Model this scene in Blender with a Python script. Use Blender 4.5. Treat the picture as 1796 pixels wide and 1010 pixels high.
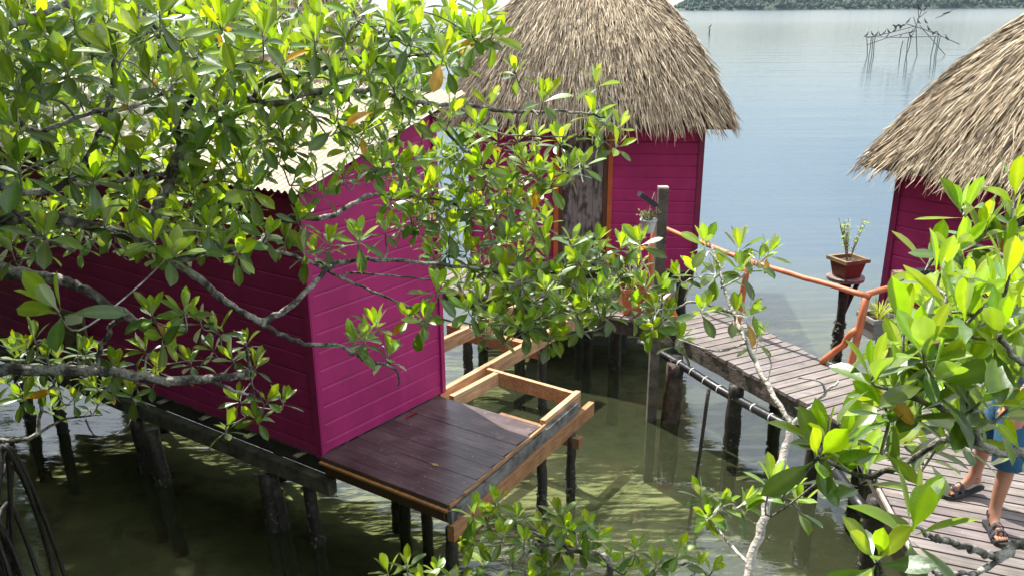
import bpy, math, random
import numpy as np
from mathutils import Vector, Matrix
random.seed(7); RN = np.random.RandomState(11)
SC = bpy.context.scene; C = SC.collection
for o in list(bpy.data.objects): bpy.data.objects.remove(o)

# ------------------------------------------------------------------ camera
CAMZ = 4.2
F_, PY_, PITCH, ROLL = 1577., 620., math.radians(20.95), math.radians(-0.44)
cp, sp = math.cos(PITCH), math.sin(PITCH); cr, sr = math.cos(ROLL), math.sin(ROLL)
fw = np.array([0, cp, -sp]); u0 = np.array([0, sp, cp]); x0 = np.array([1., 0, 0])
RX = cr*x0+sr*u0; UP = -sr*x0+cr*u0
cam = bpy.data.objects.new('camera', bpy.data.cameras.new('camera')); C.objects.link(cam)
cam.matrix_world = Matrix(((RX[0], UP[0], -fw[0], 0), (RX[1], UP[1], -fw[1], 0), (RX[2], UP[2], -fw[2], CAMZ), (0, 0, 0, 1)))
cam.data.sensor_width = 36; cam.data.lens = F_/1796*36; cam.data.shift_y = (PY_-505)/1796
cam.data.clip_end = 30000; cam.data.clip_start = .05
SC.camera = cam
CAM = np.array([0, 0, CAMZ])
def ray(px, py): return (px-898)*RX-(py-PY_)*UP+F_*fw
def aty(px, py, y): d = ray(px, py); return CAM+d*(y/d[1])
def atz(px, py, z): d = ray(px, py); return CAM+d*((z-CAMZ)/d[2])
def atd(px, py, dep): return CAM+ray(px, py)*(dep/F_)

# ------------------------------------------------------------------ light
SUN_EL = math.radians(58); TR = np.array([.58, -.815])      # horizontal travel direction of sunlight
sv = np.array([-TR[0]*math.cos(SUN_EL), -TR[1]*math.cos(SUN_EL), math.sin(SUN_EL)])
sd = bpy.data.lights.new('sun', 'SUN'); sd.energy = 4.5; sd.angle = math.radians(.53); sd.color = (1, .955, .88)
so = bpy.data.objects.new('sun', sd); C.objects.link(so)
so.rotation_euler = Vector(sv).to_track_quat('Z', 'Y').to_euler()
W = bpy.data.worlds.new('World'); SC.world = W; W.use_nodes = True
nt = W.node_tree; nt.nodes.clear()
def N_(t, ty, **k):
    n = t.nodes.new(ty)
    for a, b in k.items(): setattr(n, a, b)
    return n
wo = N_(nt, 'ShaderNodeOutputWorld'); bg = N_(nt, 'ShaderNodeBackground'); bg.inputs[1].default_value = .062
sky = N_(nt, 'ShaderNodeTexSky', sky_type='NISHITA', sun_disc=False, sun_elevation=SUN_EL, sun_rotation=math.atan2(sv[0], sv[1]), air_density=1.0, dust_density=.35, ozone_density=1.2)
tc = N_(nt, 'ShaderNodeTexCoord'); mp = N_(nt, 'ShaderNodeMapping'); mp.inputs['Scale'].default_value = (1.1, 1.1, 3.2)
no = N_(nt, 'ShaderNodeTexNoise'); no.inputs['Scale'].default_value = 2.1; no.inputs['Detail'].default_value = 7; no.inputs['Roughness'].default_value = .58
rp = N_(nt, 'ShaderNodeValToRGB'); rp.color_ramp.elements[0].position = .28; rp.color_ramp.elements[1].position = .56
rp.color_ramp.elements[0].color = (.12, .12, .12, 1); rp.color_ramp.elements[1].color = (.95, .95, .95, 1)
mx = N_(nt, 'ShaderNodeMix', data_type='RGBA'); mx.inputs[7].default_value = (14.4, 15.4, 16.8, 1)
spn = N_(nt, 'ShaderNodeSeparateXYZ'); azr = N_(nt, 'ShaderNodeMapRange', interpolation_type='SMOOTHSTEP'); azr.inputs[1].default_value = .1; azr.inputs[2].default_value = .75; azr.inputs[3].default_value = 1.0; azr.inputs[4].default_value = .78
mul_ = N_(nt, 'ShaderNodeMath', operation='MULTIPLY')
L = nt.links.new
L(tc.outputs['Generated'], mp.inputs[0]); L(mp.outputs[0], no.inputs['Vector']); L(no.outputs[0], rp.inputs[0])
L(tc.outputs['Generated'], spn.inputs[0]); L(spn.outputs[1], azr.inputs[0]); L(azr.outputs[0], mul_.inputs[0]); 
elr = N_(nt, 'ShaderNodeMapRange', interpolation_type='SMOOTHSTEP'); elr.inputs[1].default_value = .03; elr.inputs[2].default_value = .38; elr.inputs[3].default_value = .28
mu2 = N_(nt, 'ShaderNodeMath', operation='MULTIPLY'); L(spn.outputs[2], elr.inputs[0]); L(elr.outputs[0], mu2.inputs[0]); L(rp.outputs[0], mu2.inputs[1])
L(mu2.outputs[0], mul_.inputs[1]); L(mul_.outputs[0], mx.inputs[0]); L(sky.outputs[0], mx.inputs[6]); L(mx.outputs[2], bg.inputs[0]); L(bg.outputs[0], wo.inputs[0])
SC.view_settings.view_transform = 'Standard'; SC.view_settings.look = 'None'; SC.view_settings.exposure = 1.13; SC.view_settings.gamma = 1
SC.render.engine = 'CYCLES'
cy = SC.cycles; cy.max_bounces = 8; cy.transparent_max_bounces = 16; cy.diffuse_bounces = 3; cy.glossy_bounces = 3; cy.transmission_bounces = 4; cy.volume_bounces = 0
cy.caustics_reflective = False; cy.caustics_refractive = False; cy.sample_clamp_indirect = 4

# ------------------------------------------------------------------ helpers
class MB:
    def __init__(s): s.v = []; s.f = []; s.c = []; s.m = []; s.n = 0
    def add(s, v, f, col=(1, 1, 1), mi=0):
        v = np.asarray(v, float).reshape(-1, 3); s.v.append(v)
        c = np.asarray(col, float)
        if c.ndim == 1: c = np.tile(c[:3], (len(v), 1))
        s.c.append(c)
        for q in f: s.f.append(tuple(int(i)+s.n for i in q)); s.m.append(mi)
        s.n += len(v)
    def box(s, o, ax, ay, az, lx, ly, lz, col=(1, 1, 1), mi=0):
        """box with corner o and edges along unit axes"""
        o, ax, ay, az = (np.asarray(t, float) for t in (o, ax, ay, az))
        p = [o+ax*lx*i+ay*ly*j+az*lz*k for k in (0, 1) for j in (0, 1) for i in (0, 1)]
        f = [(0, 2, 3, 1), (4, 5, 7, 6), (0, 1, 5, 4), (2, 6, 7, 3), (0, 4, 6, 2), (1, 3, 7, 5)]
        if np.dot(np.cross(ax, ay), az)*lx*ly*lz < 0: f = [q[::-1] for q in f]
        s.add(p, f, col, mi)
    def tube(s, pts, rad, n=8, col=(1, 1, 1), wob=0, cap=True, mi=0, cols=None):
        P = np.asarray(pts, float); k = len(P); R = np.asarray(rad, float)*np.ones(k)
        T = np.gradient(P, axis=0); T /= np.linalg.norm(T, axis=1)[:, None]+1e-9
        a = np.array([0, 0, 1.]) if abs(T[0][2]) < .9 else np.array([1., 0, 0])
        u = np.cross(a, T[0]); u /= np.linalg.norm(u); vs = []
        th = np.arange(n)*2*math.pi/n
        for i in range(k):
            u = u-T[i]*(u@T[i]); u /= np.linalg.norm(u); w = np.cross(T[i], u)
            rr = R[i]*(1+wob*RN.uniform(-1, 1, n))
            vs.append(P[i]+(np.cos(th)*rr)[:, None]*u+(np.sin(th)*rr)[:, None]*w)
        f = [(i*n+j, i*n+(j+1) % n, (i+1)*n+(j+1) % n, (i+1)*n+j) for i in range(k-1) for j in range(n)]
        if cap: f += [tuple(range(n))[::-1], tuple((k-1)*n+j for j in range(n))]
        if cols is not None: col = np.repeat(np.asarray(cols, float), n, axis=0)
        s.add(np.concatenate(vs), f, col, mi)
    def build(s, name, mats, parent=None, smooth=False, loc=None):
        me = bpy.data.meshes.new(name); V = np.concatenate(s.v)
        if loc is not None: V = V-np.asarray(loc)
        elif parent is not None: V = V-np.array(WL(parent))
        me.from_pydata(V.tolist(), [], s.f)
        ca = me.color_attributes.new('col', 'FLOAT_COLOR', 'POINT')
        cc = np.ones((len(V), 4)); cc[:, :3] = np.concatenate(s.c); ca.data.foreach_set('color', cc.ravel())
        if not isinstance(mats, (list, tuple)): mats = [mats]
        for m in mats: me.materials.append(m)
        if len(mats) > 1: me.polygons.foreach_set('material_index', s.m)
        if smooth: me.polygons.foreach_set('use_smooth', [True]*len(me.polygons))
        o = bpy.data.objects.new(name, me); C.objects.link(o)
        if loc is not None: o.location = loc
        if parent is not None: o.parent = parent
        return o
def WL(o):
    v = Vector(o.location); p = o.parent
    while p: v = v+p.location; p = p.parent
    return v
def tag(o, label=None, cat=None, group=None, kind=None):
    if label: o['label'] = label
    if cat: o['category'] = cat
    if group: o['group'] = group
    if kind: o['kind'] = kind
    return o
def thing(name, label, cat, loc=(0, 0, 0), group=None):
    o = bpy.data.objects.new(name, None); C.objects.link(o); o.location = loc; o.empty_display_size = .2
    return tag(o, label, cat, group)
SPLIT = {'corner_trim', 'door_jamb', 'door_frame', 'roof_batten', 'floor_beam', 'toe', 'finger', 'hanger_string', 'leg', 'prop_root'}
def comps(mb):
    n = mb.n; par = list(range(n))
    def fd(a):
        while par[a] != a: par[a] = par[par[a]]; a = par[a]
        return a
    for f in mb.f:
        for x in f[1:]: par[fd(x)] = fd(f[0])
    V = np.concatenate(mb.v); Cc = np.concatenate(mb.c); g = {}
    for i in range(n): g.setdefault(fd(i), []).append(i)
    out = []
    for r, ids in g.items():
        mp_ = {a: k for k, a in enumerate(ids)}; m_ = MB(); m_.add(V[ids], [tuple(mp_[x] for x in f) for f in mb.f if fd(f[0]) == r], Cc[ids])
        if m_.f: out.append(m_)
    return out
def part(mb, name, mat, parent, label=None, smooth=False):
    if name in SPLIT:
        for m_ in comps(mb):
            o = m_.build(name, mat, parent, smooth)
            if label: o['label'] = label
        return o
    o = mb.build(name, mat, parent, smooth)
    if label: o['label'] = label
    if name == 'barnacles': o['kind'] = 'stuff'
    return o
def V3(xy, z): return np.array([xy[0], xy[1], z])
ZU = np.array([0, 0, 1.])

# ------------------------------------------------------------------ materials
def mat(name, base=(.5, .5, .5), rough=.6, var=.25, scale=6, bump=.15, bscale=30, attr=False, stretch=None, spec=.4, dark=None, dscale=2, dth=.55, metallic=0, rot=0., grain=0., speck=0., drip=0.):
    m = bpy.data.materials.new(name); m.use_nodes = True; t = m.node_tree; b = t.nodes['Principled BSDF']; l = t.links.new
    b.inputs['Roughness'].default_value = rough; b.inputs['Specular IOR Level'].default_value = spec; b.inputs['Metallic'].default_value = metallic
    co = N_(t, 'ShaderNodeTexCoord'); mpn = N_(t, 'ShaderNodeMapping'); l(co.outputs['Object'], mpn.inputs[0])
    if stretch: mpn.inputs['Scale'].default_value = stretch
    n1 = N_(t, 'ShaderNodeTexNoise'); n1.inputs['Scale'].default_value = scale; n1.inputs['Detail'].default_value = 8; l(mpn.outputs[0], n1.inputs[0])
    mr = N_(t, 'ShaderNodeMapRange'); mr.inputs[3].default_value = 1-var; mr.inputs[4].default_value = 1+var; mr.inputs[1].default_value = .3; mr.inputs[2].default_value = .7; l(n1.outputs[0], mr.inputs[0])
    v = N_(t, 'ShaderNodeVectorMath', operation='SCALE'); l(mr.outputs[0], v.inputs['Scale'])
    if attr:
        a = N_(t, 'ShaderNodeAttribute', attribute_name='col'); mm = N_(t, 'ShaderNodeVectorMath', operation='MULTIPLY'); mm.inputs[1].default_value = base
        l(a.outputs['Color'], mm.inputs[0]); l(mm.outputs[0], v.inputs[0])
    else: v.inputs[0].default_value = base
    out = v.outputs[0]
    gh = None
    if grain:      # long wood grain running along the boards
        m1 = N_(t, 'ShaderNodeMapping', vector_type='POINT'); m1.inputs['Rotation'].default_value = (0, 0, -rot); l(co.outputs['Object'], m1.inputs[0])
        m2 = N_(t, 'ShaderNodeMapping'); m2.inputs['Scale'].default_value = (1.6, 34, 30); l(m1.outputs[0], m2.inputs[0])
        gn = N_(t, 'ShaderNodeTexNoise'); gn.inputs['Scale'].default_value = 1.6; gn.inputs['Detail'].default_value = 7; gn.inputs['Distortion'].default_value = .5; l(m2.outputs[0], gn.inputs[0]); gh = gn.outputs[0]
        gr = N_(t, 'ShaderNodeMapRange'); gr.inputs[1].default_value = .32; gr.inputs[2].default_value = .68; gr.inputs[3].default_value = 1-grain; gr.inputs[4].default_value = 1+grain*.6; l(gn.outputs[0], gr.inputs[0])
        gv = N_(t, 'ShaderNodeVectorMath', operation='SCALE'); l(out, gv.inputs[0]); l(gr.outputs[0], gv.inputs['Scale']); out = gv.outputs[0]
    if drip:       # faded and dirty streaks running down a wall
        m3 = N_(t, 'ShaderNodeMapping'); m3.inputs['Scale'].default_value = (2.2, 2.2, .5); l(co.outputs['Object'], m3.inputs[0])
        dn = N_(t, 'ShaderNodeTexNoise'); dn.inputs['Scale'].default_value = 2.2; dn.inputs['Detail'].default_value = 6; l(m3.outputs[0], dn.inputs[0])
        dr_ = N_(t, 'ShaderNodeMapRange'); dr_.inputs[1].default_value = .35; dr_.inputs[2].default_value = .7; dr_.inputs[3].default_value = 1-drip; dr_.inputs[4].default_value = 1+drip*.7; l(dn.outputs[0], dr_.inputs[0])
        dv = N_(t, 'ShaderNodeVectorMath', operation='SCALE'); l(out, dv.inputs[0]); l(dr_.outputs[0], dv.inputs['Scale']); out = dv.outputs[0]
    if dark:
        n2 = N_(t, 'ShaderNodeTexNoise'); n2.inputs['Scale'].default_value = dscale; n2.inputs['Detail'].default_value = 10; n2.inputs['Roughness'].default_value = .65; l(mpn.outputs[0], n2.inputs[0])
        r2 = N_(t, 'ShaderNodeMapRange'); r2.inputs[1].default_value = dth-.06; r2.inputs[2].default_value = dth+.06; l(n2.outputs[0], r2.inputs[0])
        x = N_(t, 'ShaderNodeMix', data_type='RGBA'); l(r2.outputs[0], x.inputs[0]); l(out, x.inputs[6]); x.inputs[7].default_value = (*dark, 1); out = x.outputs[2]
    if speck:      # bird droppings, lichen dots and bits of litter
        sn = N_(t, 'ShaderNodeTexNoise'); sn.inputs['Scale'].default_value = 42; sn.inputs['Detail'].default_value = 2; l(co.outputs['Object'], sn.inputs[0])
        sr_ = N_(t, 'ShaderNodeMapRange'); sr_.inputs[1].default_value = speck; sr_.inputs[2].default_value = speck+.02; l(sn.outputs[0], sr_.inputs[0])
        sm = N_(t, 'ShaderNodeMix', data_type='RGBA'); l(sr_.outputs[0], sm.inputs[0]); l(out, sm.inputs[6]); sm.inputs[7].default_value = (.42, .40, .36, 1); out = sm.outputs[2]
    l(out, b.inputs['Base Color'])
    if bump:
        n3 = N_(t, 'ShaderNodeTexNoise'); n3.inputs['Scale'].default_value = bscale; n3.inputs['Detail'].default_value = 6; l(mpn.outputs[0], n3.inputs[0])
        bp = N_(t, 'ShaderNodeBump'); bp.inputs['Strength'].default_value = bump; bp.inputs['Distance'].default_value = .02; l(gh if gh is not None else n3.outputs[0], bp.inputs['Height']); l(bp.outputs[0], b.inputs['Normal'])
    return m
M = {}
M['magenta'] = mat('magenta_paint', (.40, .030, .150), .5, .10, 3, .02, 12, dark=(.27, .035, .115), dscale=5, dth=.66, spec=.25, drip=.12, speck=.79)
M['magenta_trim'] = mat('magenta_trim', (.20, .015, .075), .4, .12, 4, .05)
M['orange'] = mat('orange_paint', (.56, .17, .075), .5, .16, 8, .12, 25, dark=(.36, .12, .07), dscale=9, dth=.62)
M['orange_frame'] = mat('orange_frame', (.48, .12, .035), .5, .12, 8, .1)
M['brown'] = mat('brown_wood', (.10, .045, .025), .55, .25, 6, .2, 40)
for _k, _d in (('deck', (.474, .8805)), ('deck_b', (.88, .475)), ('deck_c', (.91, -.415))): M[_k] = mat('deck_boards', (.195, .165, .152), .62, .2, 5, .3, 60, attr=True, dark=(.12, .095, .085), dscale=7, dth=.64, rot=math.atan2(_d[1], _d[0]), grain=.38, speck=.75)
M['porch'] = mat('porch_boards', (.098, .074, .072), .28, .35, 4, .16, 50, attr=True, dark=(.17, .13, .14), dscale=5, dth=.64, spec=.6, rot=math.atan2(-.585, .811), grain=.42, speck=.715)
M['new_wood'] = mat('new_timber', (.50, .31, .18), .6, .22, 5, .2, 40, attr=True, dark=(.27, .13, .06), dscale=4, dth=.62, rot=math.atan2(.811, .585), grain=.35)
M['weathered'] = mat('weathered_timber', (.17, .15, .13), .75, .4, 8, .45, 35, attr=True, dark=(.05, .04, .035), dscale=6, dth=.56)
M['post'] = mat('wet_post', (.045, .037, .031), .55, .4, 10, .6, 25, attr=True, dark=(.02, .017, .014), dscale=9, dth=.5)
M['barnacle'] = mat('barnacle', (.075, .08, .06), .85, .5, 30, .9, 60, dark=(.2, .2, .16), dscale=30, dth=.62)
M['door'] = mat('weathered_door', (.30, .28, .26), .8, .4, 9, .4, 40, stretch=(1, 1, .35), dark=(.06, .05, .045), dscale=9, dth=.5)
M['cream'] = mat('cream_roof', (.44, .385, .275), .5, .08, 2, .03, 40, dark=(.42, .38, .29), dscale=3, dth=.66)
M['thatch'] = mat('palm_thatch', (.98, .965, .93), .8, .12, 8, 0, attr=True, spec=.2)
M['black_pipe'] = mat('black_pipe', (.018, .018, .02), .4, .1)
M['white_clip'] = mat('white_clip', (.7, .7, .7), .5, .1)
M['plastic_white'] = mat('white_pot', (.55, .57, .55), .5, .15, 5, .05)
M['terracotta'] = mat('terracotta_pot', (.20, .058, .042), .55, .15, 6, .08)
M['pot_rim'] = mat('pot_rim', (.22, .15, .075), .6, .3, 12, .1)
M['soil'] = mat('soil', (.07, .045, .03), .95, .4, 30, .5)
M['black'] = mat('black_plastic', (.02, .021, .024), .35, .1)
M['solar'] = mat('solar_cell', (.03, .04, .06), .12, .1, spec=.8)
M['lens'] = mat('lamp_lens', (.55, .6, .6), .2, .05)
M['string'] = mat('string', (.5, .3, .3), .8, .1)
M['zinc'] = mat('weathered_planter', (.22, .22, .21), .7, .3, 6, .3, stretch=(1, 1, 6))
M['feather'] = mat('dark_feathers', (.016, .015, .015), .6, .3, 20, .1)
M['stick'] = mat('driftwood_pole', (.05, .047, .045), .8, .3, 3, .2)
M['skin'] = mat('skin', (.40, .20, .125), .5, .1, 8, .05, spec=.35)
M['shorts'] = mat('blue_shorts', (.025, .10, .19), .85, .15, 6, .2, 120)
M['shirt'] = mat('patterned_shirt', (.10, .19, .36), .85, .2, 5, .1, 60, dark=(.48, .55, .66), dscale=14, dth=.54)
M['sandal'] = mat('sandal_strap', (.05, .052, .065), .7, .2, 30, .2)
M['sole'] = mat('sandal_sole', (.03, .03, .03), .8, .1)
M['hair'] = mat('hair', (.03, .02, .015), .6, .3, 30, .3)
M['redleaf'] = mat('red_leaf', (.5, .03, .02), .5, .2)
M['tan'] = mat('tan_panel', (.20, .15, .09), .7, .3, 5, .3, dark=(.07, .05, .035), dscale=4, dth=.55)
M['bark'] = mat('lichened_bark', (.075, .066, .058), .85, .45, 20, .9, 60, attr=True, dark=(.40, .38, .34), dscale=14, dth=.51)
M['pale_bark'] = mat('pale_bark', (.46, .42, .37), .8, .25, 14, .7, 60, attr=True, dark=(.20, .18, .15), dscale=18, dth=.62)
M['flesh_leaf'] = None

def leaf_mat(name, trans=.48, gloss=.25, gr=.34):
    m = bpy.data.materials.new(name); m.use_nodes = True; t = m.node_tree; t.nodes.clear(); l = t.links.new
    o = N_(t, 'ShaderNodeOutputMaterial'); a = N_(t, 'ShaderNodeAttribute', attribute_name='col')
    g = N_(t, 'ShaderNodeNewGeometry')
    tcn = N_(t, 'ShaderNodeTexCoord'); nz = N_(t, 'ShaderNodeTexNoise'); nz.inputs['Scale'].default_value = 45; nz.inputs['Detail'].default_value = 3; l(tcn.outputs['Object'], nz.inputs[0])
    mr = N_(t, 'ShaderNodeMapRange'); mr.inputs[3].default_value = .78; mr.inputs[4].default_value = 1.22; l(nz.outputs[0], mr.inputs[0])
    vs = N_(t, 'ShaderNodeVectorMath', operation='SCALE'); l(a.outputs['Color'], vs.inputs[0]); l(mr.outputs[0], vs.inputs['Scale'])
    under = N_(t, 'ShaderNodeMix', data_type='RGBA'); under.inputs[0].default_value = .55; l(vs.outputs[0], under.inputs[6]); under.inputs[7].default_value = (.17, .24, .06, 1)
    ms = N_(t, 'ShaderNodeMix', data_type='RGBA'); l(g.outputs['Backfacing'], ms.inputs[0]); l(vs.outputs[0], ms.inputs[6]); l(under.outputs[2], ms.inputs[7])
    d = N_(t, 'ShaderNodeBsdfDiffuse'); l(ms.outputs[2], d.inputs[0])
    tr = N_(t, 'ShaderNodeBsdfTranslucent'); tm = N_(t, 'ShaderNodeVectorMath', operation='MULTIPLY'); tm.inputs[1].default_value = (2.15, 2.0, .45); l(vs.outputs[0], tm.inputs[0]); l(tm.outputs[0], tr.inputs[0])
    mm = N_(t, 'ShaderNodeMixShader'); mm.inputs[0].default_value = trans; l(d.outputs[0], mm.inputs[1]); l(tr.outputs[0], mm.inputs[2])
    gl = N_(t, 'ShaderNodeBsdfGlossy'); gl.inputs['Roughness'].default_value = gr; gl.inputs[0].default_value = (.93, .97, 1, 1)
    lw = N_(t, 'ShaderNodeFresnel'); lw.inputs['IOR'].default_value = 1.45
    mul = N_(t, 'ShaderNodeMath', operation='MULTIPLY_ADD'); l(lw.outputs[0], mul.inputs[0]); mul.inputs[1].default_value = gloss*2.2; mul.inputs[2].default_value = .015
    bpn = N_(t, 'ShaderNodeBump'); bpn.inputs['Strength'].default_value = .25; bpn.inputs['Distance'].default_value = .004; l(nz.outputs[0], bpn.inputs['Height'])
    for q in (d, gl, lw): l(bpn.outputs[0], q.inputs['Normal'])
    fin = N_(t, 'ShaderNodeMixShader'); l(mul.outputs[0], fin.inputs[0]); l(mm.outputs[0], fin.inputs[1]); l(gl.outputs[0], fin.inputs[2]); l(fin.outputs[0], o.inputs[0])
    return m
M['leaf'] = leaf_mat('mangrove_leaf')
M['herb'] = leaf_mat('herb_leaf', .4, .12, .5)

def water_mat():
    m = bpy.data.materials.new('sea_water'); m.use_nodes = True; t = m.node_tree; t.nodes.clear(); l = t.links.new
    o = N_(t, 'ShaderNodeOutputMaterial'); g = N_(t, 'ShaderNodeNewGeometry')
    sep = N_(t, 'ShaderNodeSeparateXYZ'); l(g.outputs['Position'], sep.inputs[0])
    mp1 = N_(t, 'ShaderNodeMapping'); mp1.inputs['Scale'].default_value = (.55, 1.25, 1); l(g.outputs['Position'], mp1.inputs[0])
    w1 = N_(t, 'ShaderNodeTexNoise'); w1.inputs['Scale'].default_value = 1.5; w1.inputs['Detail'].default_value = 4; w1.inputs['Roughness'].default_value = .5; w1.inputs['Distortion'].default_value = .6; l(mp1.outputs[0], w1.inputs[0])
    w2 = N_(t, 'ShaderNodeTexNoise'); w2.inputs['Scale'].default_value = 9; w2.inputs['Detail'].default_value = 3; w2.inputs['Distortion'].default_value = .4; l(mp1.outputs[0], w2.inputs[0])
    b1 = N_(t, 'ShaderNodeBump'); b1.inputs['Strength'].default_value = .16; b1.inputs['Distance'].default_value = .05; l(w1.outputs[0], b1.inputs['Height'])
    b2 = N_(t, 'ShaderNodeBump'); b2.inputs['Strength'].default_value = .22; b2.inputs['Distance'].default_value = .010; l(w2.outputs[0], b2.inputs['Height']); l(b1.outputs[0], b2.inputs['Normal'])
    mp3 = N_(t, 'ShaderNodeMapping'); mp3.inputs['Scale'].default_value = (.05, .5, 1); mp3.inputs['Rotation'].default_value = (0, 0, .06); l(g.outputs['Position'], mp3.inputs[0])
    w3 = N_(t, 'ShaderNodeTexNoise'); w3.inputs['Scale'].default_value = 1.; w3.inputs['Detail'].default_value = 5; l(mp3.outputs[0], w3.inputs[0])
    b3 = N_(t, 'ShaderNodeBump'); b3.inputs['Strength'].default_value = .5; b3.inputs['Distance'].default_value = .10; l(w3.outputs[0], b3.inputs['Height']); l(b3.outputs[0], b1.inputs['Normal'])
    # deeper, bluer water further from the shore
    far = N_(t, 'ShaderNodeMapRange', interpolation_type='SMOOTHSTEP'); far.inputs[1].default_value = 8.8; far.inputs[2].default_value = 17; l(sep.outputs[1], far.inputs[0])
    nz = N_(t, 'ShaderNodeTexNoise'); nz.inputs['Scale'].default_value = .9; nz.inputs['Detail'].default_value = 6; l(g.outputs['Position'], nz.inputs[0])
    nc = N_(t, 'ShaderNodeMix', data_type='RGBA'); l(nz.outputs[0], nc.inputs[0]); nc.inputs[6].default_value = (.10, .135, .07, 1); nc.inputs[7].default_value = (.19, .20, .10, 1)
    dc = N_(t, 'ShaderNodeMix', data_type='RGBA'); l(far.outputs[0], dc.inputs[0]); l(nc.outputs[2], dc.inputs[6]); dc.inputs[7].default_value = (.045, .09, .125, 1)
    df = N_(t, 'ShaderNodeBsdfDiffuse'); l(dc.outputs[2], df.inputs[0])
    tp = N_(t, 'ShaderNodeBsdfTransparent'); tp.inputs[0].default_value = (.78, .92, .84, 1)
    fx = N_(t, 'ShaderNodeMath', operation='MULTIPLY_ADD'); l(far.outputs[0], fx.inputs[0]); fx.inputs[1].default_value = .55; fx.inputs[2].default_value = .15
    body = N_(t, 'ShaderNodeMixShader'); l(fx.outputs[0], body.inputs[0]); l(tp.outputs[0], body.inputs[1]); l(df.outputs[0], body.inputs[2])
    gl = N_(t, 'ShaderNodeBsdfGlossy'); rgh = N_(t, 'ShaderNodeMapRange'); rgh.inputs[1].default_value = 30; rgh.inputs[2].default_value = 300; rgh.inputs[3].default_value = .025; rgh.inputs[4].default_value = .11; l(sep.outputs[1], rgh.inputs[0]); l(rgh.outputs[0], gl.inputs['Roughness']); l(b2.outputs[0], gl.inputs['Normal'])
    fr = N_(t, 'ShaderNodeFresnel'); fr.inputs['IOR'].default_value = 1.9; l(b2.outputs[0], fr.inputs['Normal'])
    fin = N_(t, 'ShaderNodeMixShader'); l(fr.outputs[0], fin.inputs[0]); l(body.outputs[0], fin.inputs[1]); l(gl.outputs[0], fin.inputs[2]); l(fin.outputs[0], o.inputs[0])
    return m
M['water'] = water_mat()
M['bed'] = mat('sandy_bed', (.48, .385, .175), .9, .38, 2.2, .1, 4, dark=(.20, .18, .08), dscale=1.3, dth=.57)

# ------------------------------------------------------------------ ground and water
mb = MB(); X = np.array([-9000, -300, -60, -12, 0, 12, 60, 300, 9000.]); Y = np.array([-400, -30, 0, 12, 25, 60, 300, 2600, 9000.])
def bedz(x, y): return -.75 if y < 15 else (-1.4 if y < 40 else -4.)
vv = [(x, y, bedz(x, y)) for y in Y for x in X]
mb.add(vv, [(j*9+i, j*9+i+1, (j+1)*9+i+1, (j+1)*9+i) for j in range(8) for i in range(8)])
tag(mb.build('seabed', M['bed'], smooth=True), 'shallow sandy seabed under the green water', kind='structure')
mb = MB(); mb.add([(x, y, 0) for y in Y for x in X], [(j*9+i, j*9+i+1, (j+1)*9+i+1, (j+1)*9+i) for j in range(8) for i in range(8)])
tag(mb.build('water', M['water']), 'calm shallow lagoon water reflecting the sky', kind='structure')

# ------------------------------------------------------------------ building parts
def siding(mb, p0, p1, nrm, z0, zt0, zt1, sp_=.155, thick=.04, phase=0.):
    """lapped boards between p0 and p1; V grooves are real steps"""
    p0 = np.array(p0); p1 = np.array(p1); n3 = np.array([*nrm, 0.])
    prof = []; z = z0-phase*sp_; top = max(zt0, zt1)
    while z < top:
        for dz, off in ((0, 0), (.012, .001), (sp_-.020, .001), (sp_-.0015, -.012)): prof.append((z+dz, off))
        z += sp_
    prof = [(max(a, z0), b) for a, b in prof]
    a = [V3(p0, min(h, zt0))+n3*o for h, o in prof]; b = [V3(p1, min(h, zt1))+n3*o for h, o in prof]
    k = len(prof); f = [(i, k+i, k+i+1, i+1) for i in range(k-1)]
    if np.cross(V3(p1-p0, 0), ZU)@n3 < 0: f = [q[::-1] for q in f]
    mb.add(np.array(a+b), f)
    # back face and top so that the wall has thickness
    q = [V3(p0, z0)-n3*thick, V3(p1, z0)-n3*thick, V3(p1, zt1)-n3*thick, V3(p0, zt0)-n3*thick,
         V3(p0, z0)-n3*.011, V3(p1, z0)-n3*.011, V3(p1, zt1)-n3*.011, V3(p0, zt0)-n3*.011]
    mb.add(q, [(0, 1, 2, 3), (3, 2, 6, 7), (0, 4, 5, 1), (0, 3, 7, 4), (1, 5, 6, 2)])
def pole(mb, p, q, r, n=9, wob=.05, k=6, col=(1, 1, 1), bend=.0, taper=1.):
    p = np.array(p, float); q = np.array(q, float); t = np.linspace(0, 1, k)[:, None]
    P = p+(q-p)*t+RN.uniform(-1, 1, (k, 3))*bend*np.sin(t*math.pi)
    mb.tube(P, r*np.linspace(1, taper, k), n, col, wob)
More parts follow.
